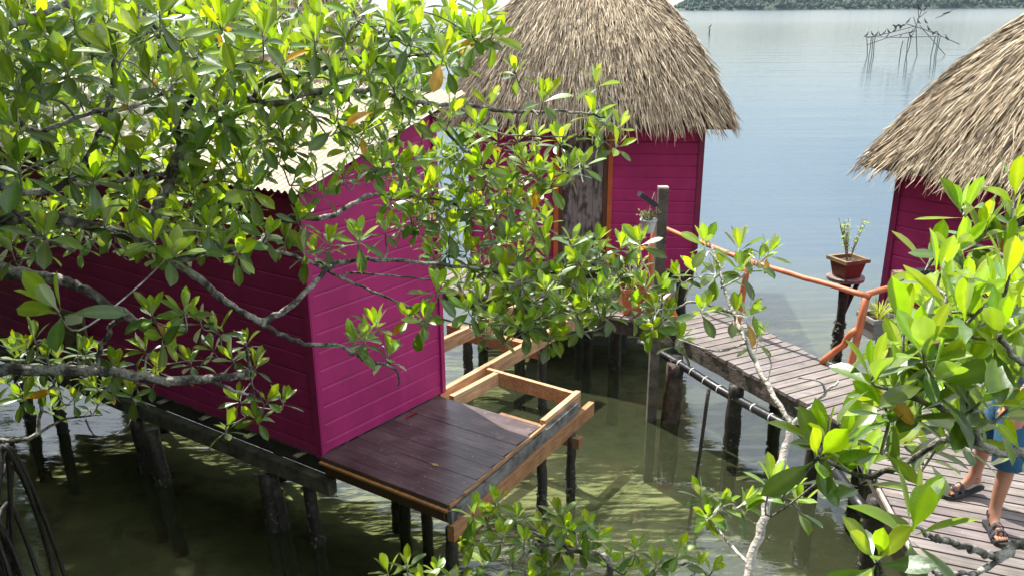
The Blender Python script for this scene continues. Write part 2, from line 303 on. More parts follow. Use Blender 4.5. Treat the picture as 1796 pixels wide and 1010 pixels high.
def wet_post(name, xy, ztop, r, parent, lean=(0, 0), zb=-.78, crust=True, label=None):
    mb = MB(); k = 15; t = np.linspace(0, 1, k); z = zb+(ztop-zb)*t
    P = np.stack([xy[0]+lean[0]*t+RN.uniform(-.006, .006, k), xy[1]+lean[1]*t+RN.uniform(-.006, .006, k), z], 1)
    cols = [(1, 1, 1) if zz > .35 else (.45, .45, .42) for zz in z]
    mb.tube(P, r*(1+RN.uniform(-.05, .05, k)), 10, wob=.07, cols=cols)
    o = part(mb, name, M['post'], parent, label, smooth=True)
    if crust:
        c = MB()
        for _ in range(46):
            a = RN.uniform(0, 6.28); zz = abs(RN.normal(.10, .13))+.0; rr = RN.uniform(.008, .022)
            tt = (zz-zb)/(ztop-zb); cx, cyy = xy[0]+lean[0]*tt, xy[1]+lean[1]*tt
            ctr = np.array([cx+math.cos(a)*r*.98, cyy+math.sin(a)*r*.98, zz])
            d = np.array([[1, 0, 0], [-1, 0, 0], [0, 1, 0], [0, -1, 0], [0, 0, 1], [0, 0, -1]])*rr*RN.uniform(.6, 1.3, (6, 1))+ctr
            c.add(d, [(0, 2, 4), (2, 1, 4), (1, 3, 4), (3, 0, 4), (2, 0, 5), (1, 2, 5), (3, 1, 5), (0, 3, 5)])
        part(c, 'barnacles', M['barnacle'], o)
    return o
def boards(mb, start, along, across, n, w, length, gap, z, th=.035, lj=0., zj=.002, tint=.16, lenf=None, offf=None):
    """n boards side by side: 'along' is the stacking direction, boards lie along 'across'"""
    for i in range(n):
        ln = length if lenf is None else lenf(i); of = 0 if offf is None else offf(i)
        s = np.array(start)+np.array(along)*(w+gap)*i+np.array(across)*(of+RN.uniform(-lj, lj)); c = 1+RN.uniform(-tint, tint)
        mb.box(V3(s, z-th+RN.uniform(-zj, 0)), V3(along, 0), V3(across, 0), ZU, w, ln+RN.uniform(-lj, lj), th, (c, c*RN.uniform(.97, 1.03), c*RN.uniform(.95, 1.05)))

# ------------------------------------------------------------------ thatch
def thatch_roof(parent, P0, ax, ay, wx, wy, prof, zE, nrow=26, density=1.0, apex=None):
    """hipped palm thatch: corner P0 (eave), axes ax, ay (unit), eave sizes wx, wy; prof = [(s, rise)...] to the apex"""
    ps = np.array([q[0] for q in prof]); pr_ = np.array([q[1] for q in prof]); smax = ps[-1]
    ax = np.array([*ax, 0.]); ay = np.array([*ay, 0.]); P0 = np.array([*P0, 0.]); ctr = P0+ax*wx/2+ay*wy/2
    base = MB(); ks = len(prof); rings = []
    for s, h in prof:
        f = min(1, s/smax)*.985; c = [P0, P0+ax*wx, P0+ax*wx+ay*wy, P0+ay*wy]
        rings += [ctr+(q-ctr)*(1-f)+ZU*(zE+h-.05) for q in c]
    fs = [(i*4+j, i*4+(j+1) % 4, (i+1)*4+(j+1) % 4, (i+1)*4+j) for i in range(ks-1) for j in range(4)]+[tuple((ks-1)*4+j for j in range(4)), (3, 2, 1, 0)]
    base.add(rings, fs, (.09, .07, .05))
    st = MB(); vs = []; fs = []; cs = []; nv = 0
    sides = [(P0, ax, wx, ay, wy), (P0+ax*wx, ay, wy, -ax, wx), (P0+ax*wx+ay*wy, -ax, wx, -ay, wy), (P0+ay*wy, -ay, wy, ax, wx)]
    def surf(o, e, w, n, dep, tt, s):
        f = s/smax; h = np.interp(s, ps, pr_)
        half = w/2*(1-f); mid = o+e*w/2+n*(dep/2)*f
        return mid+e*(tt*half)+ZU*(zE+h)
    for si, (o, e, w, n, dep) in enumerate(sides):
        for r in range(nrow):
            s_top = (r+1.2)/nrow*smax*.99
            cnt = int(w*(1-.93*r/nrow)*150*density)
            for k in range(cnt):
                tt = RN.uniform(-1.0, 1.0); st_ = min(s_top+RN.uniform(-.045, .045), smax*.995)
                ln = RN.uniform(.22, .38)*(1 if r > 1 else 1.0)
                p = surf(o, e, w, n, dep, tt, st_); lo = surf(o, e, w, n, dep, tt, max(st_-.12, 0))
                d = lo-p
                if st_ < .12: d = surf(o, e, w, n, dep, tt, 0)-surf(o, e, w, n, dep, tt, .12)
                d /= np.linalg.norm(d)
                sag = RN.uniform(0, .25); nr = np.cross(e, d); nr /= np.linalg.norm(nr)
                if nr[2] < 0: nr = -nr
                flare = e*(RN.normal(0, .14)+(tt*.28 if abs(tt) > .8 else tt*.06))
                d0 = d+flare; d0 /= np.linalg.norm(d0)
                wd = RN.uniform(.0035, .008); lift = RN.uniform(.012, .042)
                sd_ = np.cross(d0, nr); sd_ /= np.linalg.norm(sd_); tw = RN.uniform(-.7, .7)
                sdr = sd_*math.cos(tw)+nr*math.sin(tw)
                pts = [p+nr*(lift*.3), p+d0*ln*.4+nr*lift, p+d0*ln*.75+nr*lift*RN.uniform(.5, 1.6)-ZU*sag*.04, p+d0*ln+nr*lift*RN.uniform(-.2, 1.8)-ZU*sag*.12+e*RN.uniform(-.03, .03)]
                ws = [wd*.8, wd, wd*.8, wd*.18]
                c0 = RN.choice(5, p=[.30, .28, .2, .16, .06])
                cb = np.array([(.56, .455, .325), (.44, .355, .25), (.66, .56, .42), (.285, .22, .15), (.17, .13, .09)][c0])*RN.uniform(.85, 1.15)
                for q, ww in zip(pts, ws):
                    vs += [q-sdr*ww, q+sdr*ww]; cs += [cb, cb*.93]
                for j in range(3): fs.append((nv+2*j, nv+2*j+1, nv+2*j+3, nv+2*j+2))
                nv += 8
    st.add(vs, fs, np.array(cs))
    part(base, 'roof_frame', M['thatch'], parent, 'dark underside of the thatch')
    return part(st, 'thatch', M['thatch'], parent)

# ================================================================== NEAR HUT
A = np.array([.585, .811]); B = np.array([.811, -.585]); N0 = np.array([-1.515, 6.405]); DZ = .9
def nl(a, b): return N0+A*a+B*b
hut = thing('small_hut', 'magenta boarded hut with cream corrugated roof and dark porch, nearest the viewer', 'hut', V3(nl(.75, -2.6), 0))
HB = -5.35; WT = 3.04; WT2 = 3.45
mb = MB(); siding(mb, nl(0, 0), nl(1.5, 0), B, DZ+.01, WT, WT2, .152, phase=.4); part(mb, 'front_wall', M['magenta'], hut, 'bright magenta end wall above the porch')
mb = MB(); siding(mb, nl(0, HB), nl(0, -.0), -A, DZ-.02, WT, WT, .152, phase=.4); part(mb, 'side_wall', M['magenta'], hut, 'long magenta wall in deep shade')
mb = MB(); siding(mb, nl(1.5, 0), nl(1.5, HB), A, DZ, WT2, WT2, .152); part(mb, 'rear_wall', M['magenta'], hut)
mb = MB(); siding(mb, nl(1.5, HB), nl(0, HB), -B, DZ, WT2, WT, .152); part(mb, 'end_wall', M['magenta'], hut)
mb = MB()
for a_, h in ((-.012, WT), (1.512-.045, WT2)): mb.box(V3(nl(a_, .003), DZ+.012), V3(A, 0), V3(B, 0), ZU, .045, .022, h-DZ-.05)
mb.box(V3(nl(-.022, -.05), DZ-.03), V3(A, 0), V3(B, 0), ZU, .020, .072, WT-DZ)
part(mb, 'corner_trim', M['magenta'], hut)
# corrugated roof: ridges run down the slope (along A), sheet has thickness
mb = MB(); nb = 560; b0, b1 = HB-.2, .16; a0, a1 = -.16, 1.74
def rz(a): return 2.985+(.162)*(a) if a > -9 else 0
def rplane(a): return 3.03+(3.56-3.03)*(a+.136)/(1.74+.136)
top = []; bs = np.linspace(b0, b1, nb); av = np.linspace(a0, a1, 5)
for a_ in av:
    for k, b_ in enumerate(bs): top.append(V3(nl(a_, b_), rplane(a_)+.011*math.sin(k*2*math.pi/7)+.004*math.sin(b_*3+a_)))
nt_ = len(top); bot = [p-ZU*.006 for p in top]
fs = [(i*nb+j, i*nb+j+1, (i+1)*nb+j+1, (i+1)*nb+j) for i in range(4) for j in range(nb-1)]
fs = [q[::-1] for q in fs]+[tuple(nt_+x for x in q) for q in fs]
mb.add(top+bot, fs); part(mb, 'roof', M['cream'], hut, smooth=True)
mb = MB()
for a_ in (-.05, .45, .95, 1.45): mb.box(V3(nl(a_, b0+.05), rplane(a_)-.065), V3(A, 0), V3(B, 0), ZU, .05, b1-b0-.12, .045)
part(mb, 'roof_batten', M['brown'], hut)
# floor frame, porch deck
mb = MB(); mb.box(V3(nl(.03, HB+.02), DZ-.06), V3(A, 0), V3(B, 0), ZU, 1.44, -HB-.06, .05); part(mb, 'floor', M['weathered'], hut)
mb = MB()
mb.box(V3(nl(.05, HB-.1), DZ-.20), V3(A, 0), V3(B, 0), ZU, .06, -HB+.16, .13, (.4, .4, .38))  # upper strip set back and coloured dark to stand in for the shaded gap
mb.box(V3(nl(-.06, HB-.1), DZ-.32), V3(A, 0), V3(B, 0), ZU, .09, -HB+.20, .13, (.62, .66, .6))
mb.box(V3(nl(.7, HB), DZ-.24), V3(A, 0), V3(B, 0), ZU, .08, -HB, .16)
mb.box(V3(nl(1.42, HB), DZ-.24), V3(A, 0), V3(B, 0), ZU, .08, -HB, .16)
for b_ in np.arange(HB+.1, -.1, .62): mb.box(V3(nl(-.06, b_), DZ-.075), V3(A, 0), V3(B, 0), ZU, 1.5, .05, .012, (2.6, 2.5, 2.2))
part(mb, 'floor_beam', M['weathered'], hut, 'grey weathered beams under the long wall, the upper one darkened as a shaded gap')
# porch boards run along B
mb = MB(); ww = [.205, .20, .215, .20, .21, .205, .20]; a_ = -.03
for i, w_ in enumerate(ww):
    ln = 1.31-.2*(a_+w_/2)/1.45; c = RN.uniform(.8, 1.25); z_ = DZ-RN.uniform(0, .003)
    mb.box(V3(nl(a_, .006), z_-.03), V3(A, 0), V3(B, 0), ZU, w_, ln, .03, (c, c, c)); a_ += w_+.004
part(mb, 'porch_deck', M['porch'], hut, 'dark purple stained porch boards, glossy and damp')
PO = a_
mb = MB()
e1 = nl(0, 1.30); e2 = nl(2.24, 1.03); d_ = (e2-e1)/np.linalg.norm(e2-e1); nn = np.array([d_[1], -d_[0]]); ll = np.linalg.norm(e2-e1)
mb.box(V3(e1-nn*.05, DZ-.145), V3(d_, 0), V3(nn, 0), ZU, ll, .05, .112, (.75, .8, .85))      # outer joist under the boards
mb.box(V3(e1+d_*1.53-nn*.05, DZ-.030), V3(d_, 0), V3(nn, 0), ZU, ll-1.53, .05, .04, (1.25, 1.2, 1.1))
part(mb, 'outer_joist', M['new_wood'], hut)
mb = MB(); mb.box(V3(e1-d_*.02+nn*.003, DZ-.034), V3(d_, 0), V3(nn, 0), ZU, 1.52, .02, .028, (.8, .7, .55)); part(mb, 'edge_strip', M['new_wood'], hut)
mb = MB(); mb.box(V3(e1+nn*.004-d_*.03, DZ-.15), V3(d_, 0), V3(nn, 0), ZU, ll-.1, .035, .10, (1., 1.15, 1.25)); part(mb, 'grey_fascia', M['weathered'], hut, 'peeling grey fascia board')
mb = MB(); mb.box(V3(e1+nn*.012-d_*.05, DZ-.285), V3(d_, 0), V3(nn, 0), ZU, ll+.22, .055, .13, (.72, .58, .45)); part(mb, 'bearer', M['new_wood'], hut, 'orange brown bearer under the porch edge')
mb = MB()
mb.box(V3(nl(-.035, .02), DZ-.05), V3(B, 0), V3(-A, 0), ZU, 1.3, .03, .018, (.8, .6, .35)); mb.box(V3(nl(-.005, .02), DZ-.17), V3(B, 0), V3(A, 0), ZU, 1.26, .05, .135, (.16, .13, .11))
part(mb, 'front_joist', M['new_wood'], hut)
# unfinished frame
def beam(name, a0, b0, a1, b1, ztop, w, h, col, lab=None):
    m_ = MB(); p = nl(a0, b0); q = nl(a1, b1); d = (q-p)/np.linalg.norm(q-p); n_ = np.array([d[1], -d[0]])
    m_.box(V3(p-n_*w/2, ztop-h), V3(d, 0), V3(n_, 0), ZU, np.linalg.norm(q-p), w, h, col); return part(m_, name, M['new_wood'], hut, lab)
beam('long_joist', 1.5, -.06, 4.08, -.19, DZ, .055, .15, (1.05, .98, .9), 'long pale joist reaching the walkway')
beam('long_joist', 1.55, -.93, 4.05, -.97, DZ, .055, .15, (.95, .9, .85))
beam('cross_joist', 2.215, -.028, 2.19, 1.0, DZ+.003, .045, .14, (1.1, 1.0, .9))
beam('short_joist', 1.50, .10, 2.185, .10, DZ-.002, .055, .13, (1.15, 1.12, 1.05))
beam('support_beam', 3.40, -1.5, 3.40, -.10, DZ-.16, .09, .15, (.8, .62, .48))
beam('support_beam', 1.95, .3, 1.95, 1.22, DZ-.30, .08, .10, (.6, .5, .4))
for i, (a_, b_, r, zt, ln) in enumerate([(1.95, 1.12, .052, .62, (0, 0)), (1.50, 1.10, .055, .60, (0, .02)), (.06, 1.26, .06, .64, (0, 0)), (3.38, -.16, .06, .74, (0, 0)), (3.68, -1.45, .07, .62, (0, 0)),
        (.95, -.05, .065, .66, (0, 0)), (.97, .20, .06, .66, (0, 0)), (.02, -.10, .065, .56, (-.10, .05)), (-.04, -.62, .075, .54, (-.06, .03)), (.02, -.50, .07, .54, (-.16, .1)),
        (-.05, -2.42, .075, .54, (-.12, .08)), (-.10, -2.05, .085, .54, (-.16, .1)), (-.05, -4.05, .07, .54, (0, 0)), (-.08, -4.6, .08, .54, (-.05, 0)), (1.45, -2.4, .07, .66, (0, 0)), (1.45, -4.6, .07, .66, (0, 0)), (1.42, -.6, .07, .66, (0, 0))]):
    wet_post('post', nl(a_, b_), zt, r*.84, hut, ln)
# brown plank panel against the long wall
mb = MB()
P_ = nl(-.03, -3.62); mb.box(V3(P_, DZ-.05), V3(B, 0), V3(-A, 0), ZU, .42, .03, .62)
for k in range(4): mb.box(V3(nl(-.06, -3.62), DZ+.02+k*.15), V3(B, 0), V3(-A, 0), ZU, .42, .006, .012, (.3, .3, .3))
part(mb, 'wall_panel', M['tan'], hut, 'brown plank panel on the long wall')
# red leaf and yellow leaf lying on the porch
mb = MB(); p = nl(.95, .10)
mb.add([V3(p, DZ+.012)+V3(A, 0)*dx+V3(B, 0)*dy+ZU*dz for dx, dy, dz in ((-.09, 0, 0), (-.03, .02, .015), (.06, .018, .02), (.10, 0, .004), (.04, -.02, .0), (-.04, -.02, .0), (0, 0, -.008))], [(0, 1, 2, 3, 4, 5), (0, 6, 1), (1, 6, 2), (2, 6, 3), (3, 6, 4), (4, 6, 5), (5, 6, 0)])
tag(mb.build('fallen_leaf', M['redleaf'], loc=V3(p, DZ)), 'curled red leaf on the dark porch against the magenta wall', 'leaf')
p = atz(763, 816, DZ)[:2]; mb = MB()
mb.add([V3(p, DZ+.008)+V3(B, 0)*dx+V3(A, 0)*dy+ZU*dz for dx, dy, dz in ((-.045, 0, 0), (0, .012, .01), (.045, .0, .004), (0, -.012, .0), (0, 0, -.005))], [(0, 3, 2, 1), (0, 4, 3), (3, 4, 2), (2, 4, 1), (1, 4, 0)])
m_y = mat('dry_leaf', (.55, .36, .12), .6, .2); tag(mb.build('fallen_leaf', m_y, loc=V3(p, DZ)), 'small dry yellow leaf in the middle of the dark porch boards', 'leaf')

# ================================================================== CENTRE HUT
cB = np.array([.993, -.12]); cN = np.array([.12, .993]); R0 = np.array([2.445, 11.59])
def cl(b, n): return R0+cB*b+cN*n
h2 = thing('thatched_hut', 'magenta hut with tall thatched roof and weathered door, in the middle beside open water', 'hut', V3(cl(-1.5, 1.5), 0))
HW = 3.02; z2 = DZ+.03; zt = 2.98
for nm, a_, b_, n_ in (('front_wall', cl(-HW, 0), cl(0, 0), -cN), ('side_wall', cl(0, 0), cl(0, 3), cB), ('rear_wall', cl(0, 3), cl(-HW, 3), cN), ('side_wall', cl(-HW, 3), cl(-HW, 0), -cB)):
    mb = MB(); siding(mb, a_, b_, n_, z2, zt, zt, .153); part(mb, nm, M['magenta'], h2)
mb = MB()
for b_ in (-.05, -HW-.002): mb.box(V3(cl(b_, -.018), z2), V3(cB, 0), V3(cN, 0), ZU, .052, .022, zt-z2)
mb.box(V3(cl(.001, -.018), z2), V3(cB, 0), V3(cN, 0), ZU, .018, .06, zt-z2)
part(mb, 'corner_trim', M['magenta_trim'], h2)
dr = MB(); x_ = -1.77
for k in range(4): dr.box(V3(cl(x_+k*.131, -.030), z2+.02), V3(cB, 0), V3(cN, 0), ZU, .127, .025, 1.86, (RN.uniform(.8, 1.1),)*3)
door = part(dr, 'door', M['door'], h2, 'weathered grey plank door')
mb = MB(); mb.box(V3(cl(-1.755, -.06), z2+.95), V3(cB, 0), V3(cN, 0), ZU, .02, .03, .1); part(mb, 'door_handle', M['brown'], door)
mb = MB()
for b_ in (-1.825, -1.245): mb.box(V3(cl(b_, -.045), z2+.01), V3(cB, 0), V3(cN, 0), ZU, .055, .045, 1.95)
part(mb, 'door_jamb', M['brown'], h2)
mb = MB()
for b_ in (-1.885, -1.187): mb.box(V3(cl(b_, -.055), z2+.01), V3(cB, 0), V3(cN, 0), ZU, .06, .055, 2.0)
part(mb, 'door_frame', M['orange_frame'], h2)
prof = [(0, 0), (.19, .40), (.5, .92), (.85, 1.34), (1.3, 1.82), (1.9, 2.45)]
thatch_roof(h2, cl(-3.37, -.38), cB, cN, 3.70, 3.8, prof, 2.86)
mb = MB()
for n_ in (.1, 1.4, 2.8): mb.box(V3(cl(-HW, n_), z2-.2), V3(cB, 0), V3(cN, 0), ZU, HW, .1, .17, (.5, .5, .5))
mb.box(V3(cl(-HW, 0.0), z2-.03), V3(cB, 0), V3(cN, 0), ZU, HW, 3, .028)
part(mb, 'floor_beam', M['weathered'], h2)
for b_, n_ in ((-.15, .15), (-1.5, .15), (-2.9, .15), (-.15, 2.8), (-1.5, 2.8), (-2.9, 2.8), (-.9, 1.4)): wet_post('post', cl(b_, n_), z2-.2, .075, h2)

# ================================================================== RIGHT HUT
rB = np.array([.535, -.845]); rN = np.array([.845, .535]); C0 = np.array([3.93, 9.12])
def rl(b, n): return C0+rB*b+rN*n
h3 = thing('thatched_hut', 'magenta hut with thatched roof cut off by the right edge of the photo', 'hut', V3(rl(1.5, 1.5), 0))
z3 = .95; zt3 = 2.78
for nm, a_, b_, n_ in (('front_wall', rl(0, 0), rl(3, 0), -rN), ('side_wall', rl(3, 0), rl(3, 3), rB), ('rear_wall', rl(3, 3), rl(0, 3), rN), ('side_wall', rl(0, 3), rl(0, 0), -rB)):
    mb = MB(); siding(mb, a_, b_, n_, z3, zt3, zt3, .154, phase=.5); part(mb, nm, M['magenta'], h3)
mb = MB(); mb.box(V3(rl(-.002, -.02), z3), V3(rB, 0), V3(rN, 0), ZU, .05, .024, zt3-z3); mb.box(V3(rl(-.022, -.02), z3), V3(rB, 0), V3(rN, 0), ZU, .019, .06, zt3-z3); part(mb, 'corner_trim', M['magenta_trim'], h3)
mb = MB(); mb.box(V3(rl(1.16, -.05), z3), V3(rB, 0), V3(rN, 0), ZU, .07, .05, zt3-z3); mb.box(V3(rl(1.92, -.05), z3), V3(rB, 0), V3(rN, 0), ZU, .07, .05, zt3-z3); part(mb, 'door_frame', M['orange_frame'], h3)
mb = MB()
for k in range(5): mb.box(V3(rl(1.25+k*.13, -.03), z3+.02), V3(rB, 0), V3(rN, 0), ZU, .127, .025, 1.7)
part(mb, 'door', M['door'], h3)
prof3 = [(0, 0), (.3, .57), (.66, 1.08), (.97, 1.43), (1.4, 1.9), (1.85, 2.35)]
thatch_roof(h3, rl(-.23, -.28), rB, rN, 3.6, 3.6, prof3, 2.73)
mb = MB(); mb.box(V3(rl(0, 0), z3-.2), V3(rB, 0), V3(rN, 0), ZU, 3, 3, .18, (.5, .5, .5)); part(mb, 'floor_beam', M['weathered'], h3)
for b_, n_ in ((.15, .15), (1.5, .15), (.15, 2.8), (1.5, 2.8), (2.8, .15)): wet_post('post', rl(b_, n_), z3-.2, .075, h3)

# ================================================================== BACK HUT
E_ = atz(652, 150, 2.8)[:2]
h4 = thing('thatched_hut', 'thatched hut far behind the mangrove branches and the cream roof', 'hut', V3(E_-cB*1.9+cN*1.9, 0))
def bl(b, n): return E_+cB*b+cN*n
for nm, a_, b_, n_ in (('front_wall', bl(-3.4, .4), bl(-.4, .4), -cN), ('side_wall', bl(-.4, .4), bl(-.4, 3.4), cB), ('rear_wall', bl(-.4, 3.4), bl(-3.4, 3.4), cN), ('side_wall', bl(-3.4, 3.4), bl(-3.4, .4), -cB)):
    mb = MB(); siding(mb, a_, b_, n_, DZ, 2.9, 2.9, .153); part(mb, nm, M['magenta'], h4)
thatch_roof(h4, bl(-3.8, 0), cB, cN, 3.8, 3.8, [(0, 0), (.4, .5), (.8, 1.2), (1.2, 1.9), (1.9, 2.9)], 2.8, 20, .6)
for b_, n_ in ((-.55, .55), (-3.2, .55), (-.55, 3.2), (-3.2, 3.2)): wet_post('post', bl(b_, n_), .9, .08, h4, crust=False)

# ================================================================== WALKWAY
wk = thing('walkway', 'bent wooden plank walkway on posts joining the magenta huts', 'walkway', (1.8, 8.5, 0))
eA = np.array([.8805, -.474]); gA = np.array([.474, .8805]); SA = np.array([.3, 10.25])-eA*1.75
mb = MB(); boards(mb, SA, eA, gA, 24, .106, 1.30, .023, DZ, lj=.02); part(mb, 'deck_boards', M['deck'], wk)
eB = np.array([.405, -.914]); gB = np.array([.88, .475]); SB = np.array([1.62, 9.56])
mb = MB(); boards(mb, SB, eB, gB, 23, .110, .90, .021, DZ+.004, lj=.018); part(mb, 'deck_boards', M['deck_b'], wk)
SCc = np.array([2.84, 7.0]); eC = np.array([-.115, -.993]); gC = np.array([.91, -.415])
mb = MB(); boards(mb, SCc, eC, gC, 34, .111, 2.1, .021, DZ-.002, lj=.012); part(mb, 'deck_boards', M['deck_c'], wk)
def sbeam(p, q, zt_, w, h, col, name='beam', lab=None, m='weathered'):
    m_ = MB(); p = np.array(p); q = np.array(q); d = (q-p)/np.linalg.norm(q-p); n_ = np.array([d[1], -d[0]]); L_ = np.linalg.norm(q-p)
    k = 14; cc = RN.uniform(.7, 1.25, k)
    for i in range(k):   # lengths of slightly different tone and hollowed underside
        m_.box(V3(p+d*L_*i/k-n_*w/2, zt_-h+RN.uniform(0, .012)), V3(d, 0), V3(n_, 0), ZU, L_/k, w, h-.013, tuple(np.array(col)*cc[i]))
    return part(m_, name, M[m], wk, lab)
sbeam(SA+gA*.05, SA+eA*3.1+gA*.05, DZ-.035, .06, .18, (.45, .42, .4)); sbeam(SA+gA*1.2, SA+eA*3.0+gA*1.2, DZ-.035, .06, .16, (.5, .5, .5))
sbeam(SB+gB*.035+np.array([0, 0]), SB+eB*3.0+gB*.035, DZ-.031, .06, .17, (.8, .78, .75)); sbeam(SB+gB*.84, SB+eB*3.0+gB*.84, DZ-.031, .06, .15, (.7, .7, .7))
sbeam(SCc+gC*.08, SCc+eC*4.4+gC*.08, DZ-.037, .07, .17, (.6, .58, .55)); sbeam(SCc+gC*1.9, SCc+eC*4.4+gC*1.9, DZ-.037, .07, .17, (.6, .6, .6))
m_ = MB(); m_.box(V3(SCc+eC*1.2-gC*.028, DZ-.03), V3(eC, 0), V3(gC, 0), ZU, 3.2, .024, .024, (2.8, 2.6, 2.4)); part(m_, 'edge_strip', M['weathered'], wk, 'pale edge strip')
for xy, zt_, r in (((2.23, 8.24), .70, .078), ((1.74, 8.95), .72, .09), ((1.27, 10.4), .72, .075), ((2.72, 7.25), .70, .075), ((.1, 10.9), .72, .075), ((-1.0, 11.3), .72, .07), ((2.9, 9.0), .72, .07), ((3.35, 7.7), .72, .07), ((2.78, 6.0), .70, .075), ((2.62, 4.6), .70, .075), ((4.4, 5.2), .70, .07), ((1.0, 11.2), .72, .07)):
    wet_post('post', xy, zt_, r, wk)
# dark square lamp post
lp = thing('lamp_post', 'tall square grey timber post with solar lamp and hanging pot, rising from the water', 'post', (1.52, 8.93, 0))
mb = MB(); mb.box((1.515-.05, 8.93-.05, -.78), x0, (0, 1, 0), ZU, .1, .1, 3.30, (.62, .6, .55)); mb.box((1.515-.05, 8.93-.05, 2.5225), x0, (0, 1, 0), ZU, .1, .1, .02, (2.2, 2.2, 2.1)); part(mb, 'pole', M['weathered'], lp)
def solar_lamp(parent, ctr, dirx, tilt=.6, s=1.):
    d = np.array([*dirx, 0.]); d /= np.linalg.norm(d); n_ = np.cross(ZU, d)
    ax = d*math.cos(tilt)+ZU*math.sin(tilt); az = -d*math.sin(tilt)+ZU*math.cos(tilt); c = np.array(ctr)
    m1 = MB(); m1.box(c-n_*.055*s-az*.015, ax, n_, az, .20*s, .11*s, .045*s); o = part(m1, 'lamp_housing', M['black'], parent)
    m1 = MB(); m1.box(c-n_*.05*s+ax*.01*s+az*.032*s, ax, n_, az, .17*s, .10*s, .004); part(m1, 'solar_panel', M['solar'], o)
    m1 = MB(); m1.box(c-n_*.045*s+ax*.02*s-az*.006, ax, n_, az, .13*s, .09*s, .004); part(m1, 'lens', M['lens'], o)
    m1 = MB(); m1.tube([c-d*.06*s-ZU*.01, c-d*.03, c+ax*.05-az*.005], .012, 6); part(m1, 'bracket', M['black'], o)
solar_lamp(lp, (1.43, 8.90, 2.36), (-1, -.15), .62)
hp = aty(1137, 396, 8.86)
pt = thing('hanging_pot', 'white ribbed pot of small succulents hanging from the grey lamp post', 'plant pot', hp-ZU*.09)
mb = MB(); n = 16; rr = [(.055, -.07), (.062, -.06), (.078, .05), (.088, .052), (.088, .066), (.076, .066), (.07, .03)]
v = [hp+np.array([math.cos(a)*r, math.sin(a)*r, z]) for r, z in rr for a in np.arange(n)*2*math.pi/n]
mb.add(v, [(i*n+j, i*n+(j+1) % n, (i+1)*n+(j+1) % n, (i+1)*n+j) for i in range(len(rr)-1) for j in range(n)]+[tuple(range(n))[::-1], tuple((len(rr)-1)*n+j for j in range(n))]); part(mb, 'pot', M['plastic_white'], pt, smooth=False)
mb = MB()
for a in (0, 2.1, 4.2): mb.tube([hp+np.array([math.cos(a)*.085, math.sin(a)*.085, .06]), hp+np.array([.05, .03, .33])], .004, 5)
part(mb, 'hanger_string', M['string'], pt)

# leaves -----------------------------------------------------------------
def leaf(vs, fs, cs, base, d, up, Ln, wid, col, fold=.3, curl=.25, seg=6, five=True, petiole=.13):
    """one leaf with thickness-free blade: base point, direction, face normal"""
    d = d/np.linalg.norm(d); side = np.cross(d, up); side /= np.linalg.norm(side)+1e-9; nrm = np.cross(side, d)
    n0 = len(vs); rib = np.array(col)*1.22+np.array([.02, .025, .0]); pos = base.copy(); dd = d.copy(); nn = nrm.copy()
    cw = np.array([-1, -.5, 0, .5, 1]) if five else np.array([-1, 0, 1]); K = len(cw)
    for i in range(seg+1):
        t = i/seg
        if t < petiole: w = .045
        else:
            q = (t-petiole)/(1-petiole); w = max(.05, (math.sin(math.pi*q**1.3)**.58) if q < .995 else .04)
        w *= wid/2
        for k_ in range(K):
            c = cw[k_]; vs.append(pos+side*(w*c*math.cos(fold))+nn*(w*abs(c)*math.sin(fold))); cs.append(rib if c == 0 else col)
        a = -curl/seg; dd2 = dd*math.cos(a)+nn*math.sin(a); nn = -dd*math.sin(a)+nn*math.cos(a); dd = dd2
        pos = pos+dd*(Ln/seg)
    for i in range(seg):
        for k_ in range(K-1): fs.append((n0+i*K+k_, n0+i*K+k_+1, n0+(i+1)*K+k_+1, n0+(i+1)*K+k_))
def rosette(vs, fs, cs, p, axis, L0, n=None, seg=6, five=True, light=1., open_=1.):
    L0 = L0*.94
    axis = axis/np.linalg.norm(axis); a = np.array([1., 0, 0]) if abs(axis[0]) < .8 else np.array([0, 1., 0]); u = np.cross(axis, a); u /= np.linalg.norm(u); w = np.cross(axis, u)
    n = n or RN.randint(8, 13); ph = RN.uniform(0, 6.28)
    for i in range(n):
        t = i/(n-1.); th = math.radians(((8+55*t) if t < .42 else (38+78*(t-.42)/.58))*open_+RN.uniform(-10, 10)); az = ph+i*(math.pi/2+.28)+RN.uniform(-.3, .3)
        rad = u*math.cos(az)+w*math.sin(az); d = axis*math.cos(th)+rad*math.sin(th); upv = axis*math.sin(th)-rad*math.cos(th)
        if upv@axis < 0 and th < 1.5: upv = -upv
        d = d-ZU*.15*t*max(0, 1); sz = (.86+.22*min(1, t*1.6))*RN.uniform(.78, 1.12)
        young = max(0, min(1, 1.5-t*2.0)); base = np.array([.125, .215, .036])*(1-young)+np.array([.25, .385, .028])*young
        if t > .7: base = base*.72+np.array([.0, .006, .006])
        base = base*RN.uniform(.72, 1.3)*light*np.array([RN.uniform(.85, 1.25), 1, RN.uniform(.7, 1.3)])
        if t > .75 and RN.rand() < .02: base = np.array([.52, .27, .012])*RN.uniform(.8, 1.1)
        upv = upv+RN.uniform(-.35, .35, 3)
        leaf(vs, fs, cs, p-axis*.035*t+rad*.005, d, upv, L0*sz, L0*sz*RN.uniform(.33, .43), base, RN.uniform(.08, .42), RN.uniform(.0, .55)*(.4+t), seg, five)

